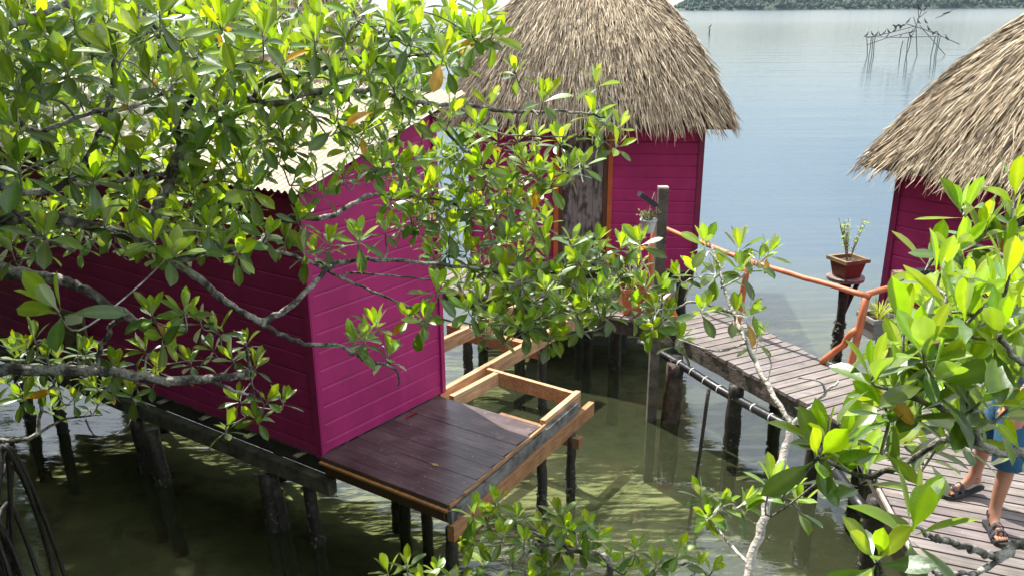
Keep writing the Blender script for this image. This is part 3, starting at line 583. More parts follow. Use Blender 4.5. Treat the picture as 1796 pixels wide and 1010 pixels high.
def smooth_path(P, k=5):
    P = np.asarray(P, float)
    if len(P) < 3: return P
    out = []
    for i in range(len(P)-1):
        p0 = P[max(i-1, 0)]; p1 = P[i]; p2 = P[i+1]; p3 = P[min(i+2, len(P)-1)]
        for t in np.arange(k)/k: out.append(.5*((2*p1)+(-p0+p2)*t+(2*p0-5*p1+4*p2-p3)*t*t+(-p0+3*p1-3*p2+p3)*t**3))
    out.append(P[-1]); return np.array(out)
def limb(mb, pts, r0, r1, nodes, wob=.10, kink=.006, pale=1.):
    """pts: (px, py, depth) traced in the photo or xyz arrays"""
    P = np.array([atd(*q) if len(q) == 3 and abs(q[0]) > 12 or q[2] > 40 else np.array(q) for q in pts]) if not isinstance(pts, np.ndarray) else pts
    kink = min(kink, r0*.3); S = smooth_path(P, 6); S = S+RN.uniform(-1, 1, S.shape)*kink*np.minimum(1, np.arange(len(S))[:, None]/4.)
    rad = np.linspace(r0*(.72 if r0 > .01 else .85), r1*.8, len(S))*(1+RN.uniform(-.08, .08, len(S)))
    mb.tube(S, rad, 8 if r0 > .008 else 6, wob=wob, cols=np.ones((len(S), 3))*pale)
    for s, r in zip(S, rad): nodes.append((s, r))
def tree(name, label, limbs, ros, mat_bark='bark', group=None, base=None, Lf=.115, extra=None, twig=.0035, openf=1., nl_=None):
    nodes = []; tb = MB()
    for pts, r0, r1 in limbs: limb(tb, pts, r0, r1, nodes)
    NP = np.array([n[0] for n in nodes]); bc = base if base is not None else NP[0]
    root = thing(name, label, 'tree', bc, group)
    R = [(np.array(q[0]), q[1], q[2]) for q in ros]
    D = np.array([np.min(np.linalg.norm(NP-q[0], axis=1)) for q in R]); order = np.argsort(D)
    vs, fs, cs = [], [], []
    pool = NP.copy(); prad = np.array([n[1] for n in nodes])
    for i in order:
        p, sc, lt = R[i]
        # attach to nearest point, preferring points below and behind the tip
        dv = pool-p; dist = np.linalg.norm(dv, axis=1)+np.maximum(0, dv[:, 2])*.9; j = int(np.argmin(dist)); q = pool[j]; ds = np.linalg.norm(p-q)
        ax = (p-q); ax = ax/(ds+1e-6)*.5+ZU*.75+RN.uniform(-.32, .32, 3)-fw*.12
        ax /= np.linalg.norm(ax)
        if ds > .02:
            m1 = q+(p-q)*.35+RN.uniform(-1, 1, 3)*ds*.10-ZU*ds*.05; m2 = p-ax*min(.10, ds*.4)+RN.uniform(-1, 1, 3)*ds*.03
            S = smooth_path(np.array([q, m1, m2, p]), 5); r_q = min(prad[j]*.72, .0022+.010*min(ds, 1.2)+twig)
            rad = np.linspace(max(r_q, .0032), .0028, len(S)); tb.tube(S, rad, 6, wob=.12, cols=np.ones((len(S), 3))*2.1)
            pool = np.concatenate([pool, S[3:-3]]); prad = np.concatenate([prad, rad[3:-3]])
        rosette(vs, fs, cs, p, ax, Lf*sc, light=lt, open_=openf, n=None if nl_ is None else RN.randint(*nl_))
    cm = MB(); cm.add(vs, fs, np.array(cs))
    part(tb, 'trunk', M[mat_bark], root, smooth=True); part(cm, 'crown', M['leaf'], root, smooth=True)
    if extra: extra(root)
    return root
def ROS(lst, dep, jit=.25, sc=1., lt=1.):
    return [(atd(x, y, dep+RN.uniform(-jit, jit)), sc*RN.uniform(.88, 1.12), lt) for x, y in lst]
def fill(poly, n, d0, d1, sc=1., lt=1., mind=24):
    poly = np.array(poly, float); lo, hi = poly.min(0), poly.max(0); out = []; tries = 0
    while len(out) < n and tries < n*60:
        tries += 1; p = RN.uniform(lo, hi); ins = False; j = len(poly)-1
        for i in range(len(poly)):
            if (poly[i][1] > p[1]) != (poly[j][1] > p[1]) and p[0] < (poly[j][0]-poly[i][0])*(p[1]-poly[i][1])/(poly[j][1]-poly[i][1])+poly[i][0]: ins = not ins
            j = i
        if ins and all(math.hypot(p[0]-q[0], p[1]-q[1]) > mind for q in out): out.append(tuple(p))
    return [(atd(x, y, RN.uniform(d0, d1)), sc*RN.uniform(.85, 1.15), lt) for x, y in out]

# ------------------------------------------------------------------ main mangrove (left)
r1 = ROS([(60, 208), (120, 128), (12, 75), (72, 130), (150, 75), (190, 85), (222, 180), (262, 152), (213, 100), (240, 60), (300, 140), (350, 90), (345, 160), (400, 110), (425, 95), (385, 45), (330, 60), (165, 310), (200, 240), (115, 115), (40, 100), (20, 150), (90, 255), (270, 110), (460, 60), (75, 60), (30, 40), (130, 30), (180, 30), (280, 20), (370, 15), (20, 215), (30, 290), (120, 300)], 3.05, .3)
r2 = ROS([(325, 285), (300, 215), (340, 200), (365, 310), (440, 330), (430, 290), (460, 30), (546, 54), (480, 30), (682, 30), (723, 40), (797, 40), (837, 67), (864, 60), (692, 148), (740, 155), (642, 222), (790, 202), (716, 202), (595, 219), (470, 222), (571, 337), (672, 280), (652, 88), (591, 135), (500, 108), (534, 128), (560, 30), (620, 20), (600, 60), (520, 170), (753, 88), (723, 88), (780, 108), (807, 108)], 3.6, .35)
r3 = ROS([(837, 215), (871, 242), (841, 290), (746, 296), (773, 263), (903, 125), (954, 172), (1045, 145), (1041, 199), (1088, 219), (1085, 256), (1048, 242), (1024, 286), (998, 296), (984, 249), (947, 310), (920, 283), (910, 242), (967, 323), (880, 330), (900, 350), (860, 180), (1060, 215), (820, 250)], 4.3, .3, 1.0)
r4 = ROS([(98, 542)], 2.55, .02, 1.15)+ROS([(20, 438), (77, 407), (263, 421), (303, 444)], 2.9, .15)+ROS([(364, 397), (417, 444), (266, 549), (323, 545), (182, 390), (290, 589), (357, 367), (30, 380), (120, 350), (240, 350), (230, 400)], 3.3, .2)
r5 = ROS([(524, 384), (551, 441), (628, 417), (676, 404), (578, 424), (659, 569), (618, 599), (682, 619), (716, 555), (746, 559), (767, 508), (814, 502), (820, 542), (530, 440), (640, 590)], 4.0, .2)
r6 = ROS([(830, 367), (790, 401), (767, 370), (729, 377), (871, 367), (891, 417), (850, 582), (877, 586), (686, 347), (760, 330), (800, 340), (850, 400), (930, 360), (920, 430), (820, 440), (870, 460), (780, 440), (740, 340)], 4.5, .3)
r7 = ROS([(920, 488), (986, 485), (1004, 424), (1048, 421), (1025, 451), (1078, 485), (1109, 451), (1062, 545), (1028, 522), (967, 589), (947, 555), (927, 569), (927, 400), (954, 417), (1000, 470), (890, 500), (860, 520), (1090, 430), (960, 450), (900, 530), (1050, 500), (960, 520), (880, 470), (840, 480)], 4.2, .25)
dk = ROS([(380, 576), (404, 626), (333, 633), (34, 633), (101, 626), (67, 677), (168, 677), (400, 747), (446, 733), (498, 699), (416, 697), (350, 560), (430, 600), (10, 670), (130, 700), (230, 690), (30, 610), (150, 615), (450, 640), (60, 590), (200, 640), (250, 610), (370, 610), (470, 700)], 4.3, .3, .95, .8)  # last factor darkens the leaf colour to imitate canopy shade
f1 = fill([(0, 0), (880, 0), (800, 90), (700, 190), (520, 200), (450, 290), (300, 300), (0, 330)], 185, 3.2, 5.0, 1, 1., 22)
f2 = fill([(640, 240), (1000, 230), (960, 380), (900, 480), (760, 450), (680, 380)], 62, 4.3, 5.2, .85, 1, 20)
f3 = fill([(0, 330), (440, 330), (520, 420), (330, 440), (150, 430), (0, 450)], 52, 3.2, 4.4, .95, 1., 22)
f4 = fill([(780, 470), (1130, 420), (1110, 560), (980, 590), (850, 560)], 32, 3.9, 4.7, .9, 1, 22)
f7 = fill([(250, 150), (760, 150), (700, 300), (540, 330), (350, 330), (200, 280)], 42, 3.5, 4.6, .85, 1, 26)
f5 = fill([(0, 600), (180, 610), (300, 640), (240, 700), (0, 720)], 14, 4.2, 5.0, .8, .7, 24)  # leaf colour lowered here too, as painted shade
# canopy to the left of and above the photographed part, which shades the left of the picture
cv = []
for _ in range(520):
    cv.append((np.array([RN.uniform(-9, -3.7), RN.uniform(4, 12), RN.uniform(3.2, 6.0)]), 1.6, 1.))
for _ in range(300): cv.append((np.array([RN.uniform(-7.8, -3.9), RN.uniform(7.3, 11.6), RN.uniform(4.9, 6.4)]), 1.9, 1.))
for _ in range(160): cv.append((np.array([RN.uniform(-12, -5.5), RN.uniform(6.5, 13), RN.uniform(.3, 3.6)]), 1.8, .6))
cv = [q for q in cv if (lambda d: (d@RX)/(d@fw)*F_+898 < -50)(q[0]-CAM) or (q[0]-CAM)@UP/((q[0]-CAM)@fw)*F_ > 690]
T0 = atd(-170, 640, 4.2)
lim = [
 ([(T0[0]-.3, T0[1]-.2, -.75), (T0[0]-.1, T0[1], 1.0), T0, atd(-160, 420, 3.9), atd(-120, 200, 3.6)], .12, .05),
 ([(-170, 640, 4.2), (-60, 645, 3.9), (0, 648, 3.7), (150, 650, 3.7), (215, 655, 3.7), (300, 668, 3.75), (380, 662, 3.75), (437, 655, 3.8)], .040, .020),
 ([(370, 668, 3.75), (420, 688, 3.75), (440, 692, 3.78)], .013, .005),
 ([(170, 645, 3.7), (175, 610, 3.65), (190, 590, 3.6), (195, 570, 3.55), (215, 558, 3.5), (245, 562, 3.5)], .014, .012),
 ([(-160, 420, 3.9), (0, 470, 3.5), (60, 485, 3.45), (110, 492, 3.45), (158, 515, 3.45), (238, 562, 3.5), (275, 580, 3.6)], .042, .016),
 ([(-160, 420, 3.9), (-20, 395, 3.4), (60, 380, 3.3), (170, 400, 3.4), (250, 425, 3.5), (303, 461, 3.6), (350, 490, 3.65), (400, 532, 3.7), (450, 562, 3.75), (470, 573, 3.8), (534, 603, 3.85), (591, 606, 3.9), (632, 626, 3.9), (692, 646, 3.95), (699, 673, 3.95)], .034, .006),
 ([(450, 562, 3.75), (470, 560, 3.8), (511, 535, 3.85), (561, 485, 3.95), (585, 465, 4.0), (612, 458, 4.05), (672, 456, 4.1), (817, 468, 4.25), (900, 480, 4.3), (1000, 478, 4.25), (1080, 470, 4.2)], .021, .006),
 ([(571, 473, 4.0), (601, 488, 4.0), (645, 507, 4.0), (706, 533, 4.0), (760, 556, 4.05), (860, 570, 4.1), (950, 560, 4.2)], .010, .004),
 ([(601, 485, 4.0), (618, 478, 4.0), (679, 483, 4.05), (746, 490, 4.1), (800, 500, 4.1)], .008, .004),
 ([(450, 434, 3.7), (500, 444, 3.8), (541, 458, 3.9), (575, 475, 4.0)], .011, .009),
 ([(303, 461, 3.6), (380, 440, 3.7), (450, 427, 3.8), (500, 384, 3.95), (564, 384, 4.0), (611, 363, 4.1), (655, 340, 4.2), (720, 345, 4.4), (800, 360, 4.5), (880, 400, 4.5)], .024, .006),
 ([(-120, 200, 3.6), (0, 330, 3.1), (114, 321, 3.2), (168, 249, 3.2), (195, 168, 3.15), (200, 100, 3.1)], .020, .008),
 ([(114, 322, 3.2), (180, 322, 3.3), (256, 310, 3.4), (316, 303, 3.5), (400, 300, 3.6)], .013, .007),
 ([(0, 347, 3.0), (40, 384, 3.1), (74, 417, 3.2), (130, 440, 3.3)], .012, .008),
 ([(250, 425, 3.5), (290, 340, 3.5), (318, 262, 3.45), (360, 215, 3.45), (395, 175, 3.45), (412, 160, 3.5), (467, 182, 3.5), (578, 158, 3.6), (686, 165, 3.8), (740, 180, 4.0), (803, 185, 4.1), (900, 195, 4.2), (990, 196, 4.3), (1060, 205, 4.3)], .034, .006),
 ([(318, 262, 3.45), (312, 230, 3.4), (316, 205, 3.4), (340, 150, 3.3), (300, 80, 3.2), (250, 20, 3.1)], .020, .008),
 ([(375, 215, 3.45), (425, 195, 3.5), (467, 140, 3.5), (544, 131, 3.55), (585, 104, 3.6), (608, 67, 3.6), (640, 20, 3.6), (660, -30, 3.6)], .018, .008),
 ([(585, 104, 3.6), (680, 100, 3.7), (760, 95, 3.8), (830, 80, 3.8)], .009, .004),
 ([(-120, 200, 3.6), (0, 60, 3.2), (90, 20, 3.2), (200, -40, 3.2)], .022, .012),
 ([(-120, 200, 3.6), (-20, 170, 3.1), (60, 230, 3.1), (150, 200, 3.1), (260, 180, 3.2), (320, 130, 3.3)], .018, .006),
 ([(740, 180, 4.0), (800, 250, 4.2), (860, 300, 4.4), (930, 330, 4.4), (1000, 300, 4.35), (1060, 250, 4.3)], .010, .004),
 ([(803, 185, 4.1), (860, 230, 4.2), (940, 240, 4.3), (1030, 240, 4.3)], .008, .004),
 ([(0, 772, 4.6), (60, 765, 4.6), (75, 700, 4.6), (95, 670, 4.5)], .018, .007),
 ([(60, 765, 4.6), (110, 735, 4.6), (178, 727, 4.6)], .012, .005),
 ([(-170, 640, 4.2), (-80, 760, 4.5), (0, 772, 4.6)], .04, .018),
 ([(150, 735, 4.6), (170, 765, 4.6), (220, 750, 4.6), (240, 700, 4.6)], .006, .004),
 ([(430, 600, 3.85), (440, 660, 4.1), (445, 720, 4.3), (400, 745, 4.3)], .008, .004),
 ([T0, np.array([-4.6, 5.0, 4.0]), np.array([-5.6, 6.4, 4.6]), np.array([-6.6, 8.2, 5.0])], .07, .02),
 ([np.array([-4.6, 5.0, 4.0]), np.array([-6.0, 5.0, 4.6]), np.array([-7.5, 4.6, 5.0])], .04, .015),
]
lim = [(np.array([np.array(q, float) if isinstance(q, np.ndarray) or (abs(q[0]) < 12 and abs(q[1]) < 12 and abs(q[2]) < 12 and q[1] < 12) and not (q[0] == 0) else atd(*q) for q in pts]), a, b) for pts, a, b in lim]
def proproots(root):
    mb = MB()
    for (xa, ya, da), (xb, yb, db) in [((-30, 780, 4.9), (60, 1040, 5.6)), ((-20, 770, 4.9), (20, 1060, 5.5)), ((10, 800, 5.0), (95, 1030, 5.7)), ((-40, 850, 5.0), (10, 1080, 5.5)), ((0, 830, 5.1), (-20, 1080, 5.5)), ((20, 860, 5.2), (70, 1060, 5.6)), ((-60, 780, 5.0), (40, 1090, 5.4)), ((-10, 900, 5.2), (110, 1050, 5.7)), ((-20, 820, 5.3), (85, 1060, 5.7)), ((0, 790, 5.4), (40, 1070, 5.8)), ((30, 880, 5.3), (60, 1080, 5.6)), ((-30, 860, 5.2), (30, 1050, 5.6))]:
        p = atd(xa, ya, da); q = atd(xb, yb, db); q = V3(atd(xb, yb, db)[:2], -.78); s = atd(-170, 640, 4.2)
        m_ = (p+q)/2+np.array([.05, -.02, .12]); S = smooth_path(np.array([V3(s[:2], 1.1+RN.uniform(-.5, .5)), p+RN.uniform(-.18, .18, 3), m_+RN.uniform(-.2, .2, 3), q+np.array([*RN.uniform(-.35, .35, 2), 0])]), 7)
        mb.tube(S, np.linspace(.017, .009, len(S)), 8, wob=.15, cols=np.ones((len(S), 3))*.5)
    part(mb, 'prop_root', M['post'], root, 'dark arching stilt root', smooth=True)
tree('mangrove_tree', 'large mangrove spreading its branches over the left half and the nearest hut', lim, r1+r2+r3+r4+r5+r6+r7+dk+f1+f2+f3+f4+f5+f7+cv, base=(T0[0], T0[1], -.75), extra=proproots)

# ------------------------------------------------------------------ mangrove behind the small hut, far left
rk = fill([(-60, -60), (470, -60), (430, 120), (250, 150), (-60, 190)], 190, 10.5, 14., 1., .55, 12)  # low colour factor makes this crown look shaded
Tk = atd(120, 150, 12.5)
lk = [([V3(Tk[:2], -1.2), V3(Tk[:2], 1.5), V3(Tk[:2]+np.array([.2, 0]), 3.2), atd(160, 60, 12.5), atd(180, -40, 12.5)], .14, .05), ([V3(Tk[:2], 2.2), atd(250, 120, 12.3), atd(380, 60, 12.)], .07, .02), ([V3(Tk[:2], 2.5), atd(40, 110, 12.3), atd(-40, 20, 12.)], .07, .02), ([V3(Tk[:2], 3.), atd(280, 30, 13), atd(330, -40, 12.)], .06, .02)]
tree('mangrove_tree', 'dark dense mangrove beyond the cream roof at the top left', [(np.array(p), a, b) for p, a, b in lk], rk, 'bark', base=(Tk[0], Tk[1], -1.2), Lf=.26)

# ------------------------------------------------------------------ unseen mangrove thicket, added to keep sky light off the left wall
vs, fs, cs = [], [], []; tb = MB()
for _ in range(4600):
    p = np.array([RN.uniform(-11, -1.5), RN.uniform(-6, 6.5), RN.uniform(.2, 12.)])
    if _ % 4 == 0: p = np.array([RN.uniform(-2, 1.6), RN.uniform(-7, -2.6), RN.uniform(.2, 12.)])
    dd_ = p-CAM
    if np.linalg.norm(dd_) < 3.0 or (dd_@fw > 0 and abs((dd_@RX)/(dd_@fw)*F_) < 1250 and (dd_@UP)/(dd_@fw)*F_ > -760): continue
    rosette(vs, fs, cs, p, ZU+RN.uniform(-.5, .5, 3), .36, light=.5, n=9, seg=3, five=False)
for _ in range(3000):
    p = np.array([RN.uniform(-17, -1.0), RN.uniform(-8, 4.5), RN.uniform(1, 15.)]); dd_ = p-CAM
    if np.linalg.norm(dd_) < 4.0 or (dd_@fw > 0 and abs((dd_@RX)/(dd_@fw)*F_) < 1350 and (dd_@UP)/(dd_@fw)*F_ > -760): continue
    rosette(vs, fs, cs, p, ZU+RN.uniform(-.6, .6, 3), .62, light=.45, n=8, seg=2, five=False)
for _ in range(3400):
    p = np.array([RN.uniform(-17, -5.5), RN.uniform(2.5, 17), RN.uniform(.2, 9.5)]); dd_ = p-CAM
    if (dd_@RX)/(dd_@fw)*F_+898 > -120: continue
    rosette(vs, fs, cs, p, ZU+RN.uniform(-.6, .6, 3), .5, light=.45, n=8, seg=2, five=False)
for _ in range(26):
    x, y = RN.uniform(-10, -3.5), RN.uniform(-6, 2.5); tb.tube(smooth_path(np.array([[x, y, -.78], [x+RN.uniform(-.4, .4), y, 2], [x+RN.uniform(-.8, .8), y+RN.uniform(-.6, .6), 6.]]), 4), .07, 7)
cm = MB(); cm.add(vs, fs, np.array(cs)); th_ = cm.build('shade_thicket', M['leaf'], smooth=True); tag(th_, 'dense mangrove thicket out of view, added to darken the left wall and water', kind='stuff')
part(tb, 'stems', M['bark'], th_, smooth=True)

# ------------------------------------------------------------------ mangrove with pale stem
rs = ROS([(1190, 485), (1220, 475), (1237, 427), (1297, 431), (1334, 451), (1314, 549), (1166, 555), (1149, 535), (1230, 542), (1287, 549), (1142, 576), (1190, 596), (1122, 424), (1257, 475), (1300, 470), (1130, 500), (1330, 590), (1350, 440), (1160, 510)], 4.05, .15)
rs += ROS([(1230, 869), (1267, 885), (1307, 879), (1353, 842), (1240, 905)], 3.7, .12, .95)
Pb = atd(1290, 1090, 3.4)
lm = [([V3(Pb[:2]+np.array([.05, .1]), -.78), V3(Pb[:2], .9), Pb, atd(1310, 1008, 3.45), atd(1340, 905, 3.5), atd(1372, 805, 3.55), atd(1388, 745, 3.6)], .03, .0185),
      ([atd(*q) for q in ((1388, 745, 3.6), (1345, 672, 3.7), (1310, 600, 3.85), (1285, 548, 3.95), (1270, 505, 4.0), (1258, 455, 4.05), (1235, 410, 4.1))], .017, .006),
      ([atd(*q) for q in ((1388, 745, 3.6), (1425, 712, 3.6), (1447, 688, 3.6), (1470, 668, 3.6))], .013, .006),
      ([atd(*q) for q in ((1447, 688, 3.6), (1440, 670, 3.6), (1400, 662, 3.6))], .007, .004),
      ([atd(*q) for q in ((1285, 548, 3.95), (1219, 529, 4.0), (1179, 542, 4.05), (1129, 543, 4.1))], .008, .004),
      ([atd(*q) for q in ((1264, 505, 4.0), (1308, 480, 4.0), (1325, 455, 4.0))], .006, .004),
      ([atd(*q) for q in ((1345, 672, 3.7), (1352, 640, 3.7), (1348, 620, 3.7))], .006, .004),
      ([atd(*q) for q in ((1310, 600, 3.85), (1270, 615, 3.9), (1240, 612, 3.9), (1190, 595, 3.95))], .006, .004),
      ([atd(*q) for q in ((1315, 990, 3.45), (1285, 960, 3.6), (1262, 930, 3.7), (1255, 900, 3.7))], .009, .004)]
tree('mangrove_tree', 'slender mangrove with a bare pale grey stem leaning in front of the walkway', [(np.array(p), a, b) for p, a, b in lm], rs, 'pale_bark', base=(Pb[0]+.05, Pb[1]+.1, -.78))

# ------------------------------------------------------------------ low mangrove at the bottom
rb = ROS([(1190, 966), (1223, 993), (1115, 960), (994, 926), (1028, 919), (944, 926), (907, 906), (920, 946), (1068, 983), (961, 993), (679, 1000), (713, 990), (766, 1000), (830, 953), (854, 906), (881, 939), (1010, 960), (1150, 985), (1050, 940), (980, 900), (900, 985), (850, 985), (1100, 1000), (1170, 1010), (1000, 1000), (960, 950), (870, 880), (1250, 1000), (740, 1020), (800, 1020), (930, 1010), (1140, 1020), (830, 900)], 4.3, .3, .95, .95)
Q = atd(1010, 1120, 4.2)
lb = [([V3(Q[:2], -.78), Q, atd(1068, 1007, 4.2), atd(1055, 973, 4.25), atd(1011, 966, 4.3), atd(977, 953, 4.35), atd(940, 960, 4.3), atd(900, 990, 4.3)], .028, .008),
      ([Q, atd(1100, 1040, 4.2), atd(1150, 1000, 4.3), atd(1210, 985, 4.3)], .016, .006),
      ([Q, atd(900, 1060, 4.3), atd(800, 1030, 4.3), atd(700, 1020, 4.3)], .02, .006),
      ([atd(977, 953, 4.35), atd(930, 930, 4.4), atd(870, 910, 4.4)], .009, .004),
      ([atd(1011, 966, 4.3), atd(1010, 940, 4.35), atd(1000, 910, 4.4)], .008, .004)]
tree('mangrove_tree', 'low bushy mangrove growing from the water at the bottom beside the porch post', [(np.array(p), a, b) for p, a, b in lb], rb, 'bark', base=(Q[0], Q[1], -.78))

# ------------------------------------------------------------------ foreground mangrove (right)
rr = ROS([(1619, 612), (1751, 582), (1690, 560)], 1.6, .05, 1.05)+ROS([(1586, 576), (1660, 520), (1532, 653), (1571, 690), (1613, 703), (1552, 715), (1700, 640), (1640, 660), (1768, 717), (1720, 704), (1790, 650), (1790, 560), (1770, 480)], 1.65, .12, 1.0)
rr += ROS([(1687, 367), (1633, 454), (1683, 438), (1724, 407), (1781, 380), (1760, 440), (1780, 340)], 2.25, .1)+ROS([(1437, 800), (1515, 831), (1475, 770), (1445, 770)], 1.9, .05, 1.05)+ROS([(1353, 843), (1402, 878), (1380, 860)], 2.6, .06, .85)
rr += fill([(1570, 640), (1600, 560), (1660, 450), (1796, 430), (1796, 760), (1640, 780), (1540, 740)], 13, 1.85, 2.5, .95, 1., 34)
rr += ROS([(1605, 918), (1538, 976)], 1.55, .03, 1.05)+ROS([(1650, 480), (1700, 500), (1740, 510), (1620, 540), (1680, 600), (1730, 620), (1650, 730), (1700, 760), (1590, 760), (1600, 660), (1740, 660), (1640, 790), (1780, 780), (1560, 780), (1790, 600), (1760, 540), (1720, 560), (1796, 520), (1775, 620)], 1.9, .2, 1.)
K0 = atd(2050, 900, 1.9)
lr = [([V3(K0[:2]+np.array([.3, .2]), -.78), V3(K0[:2]+np.array([.2, .1]), 1.2), K0, atd(2000, 760, 1.9), atd(1900, 640, 1.8), atd(1830, 620, 1.6)], .06, .02),
      ([atd(1900, 640, 1.8), atd(1796, 635, 1.55), atd(1751, 590, 1.45)], .012, .005),
      ([atd(2000, 760, 1.9), atd(1850, 790, 1.8), atd(1740, 790, 1.8), atd(1690, 730, 1.75), atd(1640, 712, 1.7), atd(1571, 690, 1.65)], .016, .005),
      ([atd(1740, 790, 1.8), atd(1660, 770, 1.8), atd(1590, 812, 1.85), atd(1515, 835, 1.9), atd(1437, 808, 1.95), atd(1400, 850, 1.95)], .010, .004),
      ([K0, atd(1796, 953, 2.0), atd(1766, 970, 1.95), atd(1722, 968, 1.9), atd(1680, 955, 1.8), atd(1638, 943, 1.65), atd(1607, 922, 1.55)], .018, .004),
      ([atd(1766, 972, 1.95), atd(1717, 1002, 1.9), atd(1675, 1006, 1.85), atd(1635, 1004, 1.8)], .009, .005),
      ([atd(1717, 1002, 1.9), atd(1640, 1030, 1.7), atd(1560, 1020, 1.6), atd(1540, 980, 1.55)], .007, .004),
      ([atd(1900, 640, 1.8), atd(1830, 500, 2.0), atd(1760, 450, 2.2), atd(1700, 430, 2.25), atd(1640, 450, 2.25)], .012, .004),
      ([atd(1700, 430, 2.25), atd(1700, 400, 2.25), atd(1690, 375, 2.25)], .006, .004)]
tree('mangrove_tree', 'big leaved foreground mangrove reaching in from the right edge over the walkway', [(np.array(p), a, b) for p, a, b in lr], [(a, b, c*1.22) for a, b, c in rr], 'bark', base=(K0[0]+.3, K0[1]+.2, -.78), Lf=.108, openf=.88, nl_=(7, 11))  # leaf colours brightened to imitate backlight

# ------------------------------------------------------------------ handrail
hr = thing('handrail', 'coral orange round pole handrail along the far edge of the walkway', 'handrail', (2.9, 8.7, DZ))
Q1 = aty(1313, 458, 9.2); Q2 = aty(1520, 518, 8.0); QL = np.array([1.72, 10.62, 1.78])
mb = MB(); pole(mb, QL, Q1, .026, bend=.008, k=9, wob=.1); part(mb, 'rail', M['orange'], hr, smooth=True)
mb = MB(); pole(mb, Q1-np.array([.02, 0, .0]), Q2+np.array([.02, -.03, 0]), .027, bend=.008, k=9, wob=.1); part(mb, 'rail', M['orange'], hr, smooth=True)
mb = MB(); pole(mb, Q2+np.array([0, 0, .01]), aty(1600, 494, 8.45), .028, bend=.01); pole(mb, aty(1600, 494, 8.45), aty(1690, 462, 8.55), .028, bend=.01); part(mb, 'rail', M['orange'], hr, smooth=True)
for q, b_ in ((Q1, (2.44, 9.28)), (Q2, (3.24, 8.02)), (QL, (1.66, 10.62))):
    mb = MB(); pole(mb, (b_[0], b_[1], DZ-.25), q+np.array([0, 0, -.02]), .038, bend=.01, taper=.9); part(mb, 'rail_post', M['orange'], hr, smooth=True)
mb = MB(); pole(mb, aty(1442, 636, 8.28), aty(1503, 578, 8.02), .033, bend=.03, k=8); part(mb, 'brace', M['orange'], hr, smooth=True)
for s_ in (-1, 1):
    mb = MB(); p = np.array([1.60, 9.75, DZ]); pole(mb, p+V3(eA*s_*.30, 0), p+ZU*.62, .03); part(mb, 'brace', M['orange'], hr, smooth=True)
mb = MB(); pole(mb, (1.60, 9.75, DZ-.1), (1.55, 9.75, 1.78), .034); part(mb, 'rail_post', M['orange'], hr, smooth=True)
# square post with lamp by the corner
sp2 = aty(1577, 476, 8.35)
p2 = thing('lamp_post', 'short square brown post with solar lamp behind the walkway corner', 'post', (sp2[0], sp2[1], DZ))
mb = MB(); mb.box((sp2[0]-.05, sp2[1]-.05, -.7), x0, (0, 1, 0), ZU, .1, .1, sp2[2]+.7, (1.5, 1.2, .85)); part(mb, 'pole', M['weathered'], p2)
solar_lamp(p2, sp2+np.array([.12, 0, -.02]), (1, .1), .02)
# black pipe with clips
pp = [aty(1120, 600, 9.25), aty(1185, 634, 8.9), aty(1265, 684, 8.4), aty(1368, 740, 7.6), aty(1420, 770, 7.3), aty(1520, 900, 5.9)]
pipe = thing('water_pipe', 'black water pipe with white clips slung under the walkway edge', 'pipe', pp[2])
mb = MB(); mb.tube(smooth_path(np.array(pp), 5), .045, 10); po = part(mb, 'pipe', M['black_pipe'], pipe, smooth=True)
S = smooth_path(np.array(pp), 24)
for k in range(26, len(S)-20, 7):
    mb = MB(); mb.tube([S[k], S[k]+(S[k+1]-S[k])*.35], .049, 10); part(mb, 'clip', M['white_clip'], po, smooth=True)
# bamboo pole standing in the water
q0 = atz(1219, 850, 0); q1 = aty(1243, 681, q0[1]+.05)
mb = MB(); pole(mb, q0+(q0-q1)*.5, q1, .018, k=8, bend=.004); o = mb.build('bamboo_stake', M['post'], smooth=True, loc=V3(q0[:2], -.7)); tag(o, 'thin dark stake leaning in the water between walkway posts', 'stake')
# second trunk beside lamp post
mb = MB(); pole(mb, (1.70, 8.86, -.78), (1.74, 8.9, .68), .095, n=12, wob=.16, k=12, col=(2.0, 1.7, 1.4)); o = mb.build('driftwood_pile', M['post'], smooth=True, loc=(1.7, 8.86, -.78)); tag(o, 'thick cracked brown pile beside the grey lamp post', 'pile')

# ------------------------------------------------------------------ plant stool
tp = aty(1484, 484, 10.7)
stl = thing('plant_stand', 'round wooden plant stand on a forked trunk standing in the water', 'stand', (tp[0], tp[1], 0))
mb = MB(); n = 22
v = [tp+np.array([math.cos(a)*r*(1+.03*math.sin(3*a)), math.sin(a)*r, z]) for r, z in ((.205, -.05), (.225, -.045), (.228, -.005), (.215, 0)) for a in np.arange(n)*2*math.pi/n]
mb.add(v, [(i*n+j, i*n+(j+1) % n, (i+1)*n+(j+1) % n, (i+1)*n+j) for i in range(3) for j in range(n)]+[tuple(range(n))[::-1], tuple(3*n+j for j in range(n))], (1.6, 1.5, 1.45)); part(mb, 'top', M['weathered'], stl)
mb = MB(); mb.tube([(tp[0]+.0, tp[1], -1.3), (tp[0]+.02, tp[1], .0), (tp[0]-.0, tp[1], .6), tp-ZU*.05], [.06, .06, .055, .075], 10, wob=.1); mb.tube([(tp[0]+.03, tp[1], .62), (tp[0]+.10, tp[1], .85), tp+np.array([.17, 0, -.05])], .03, 8, wob=.1); part(mb, 'trunk', M['post'], stl, smooth=True)
c = MB()
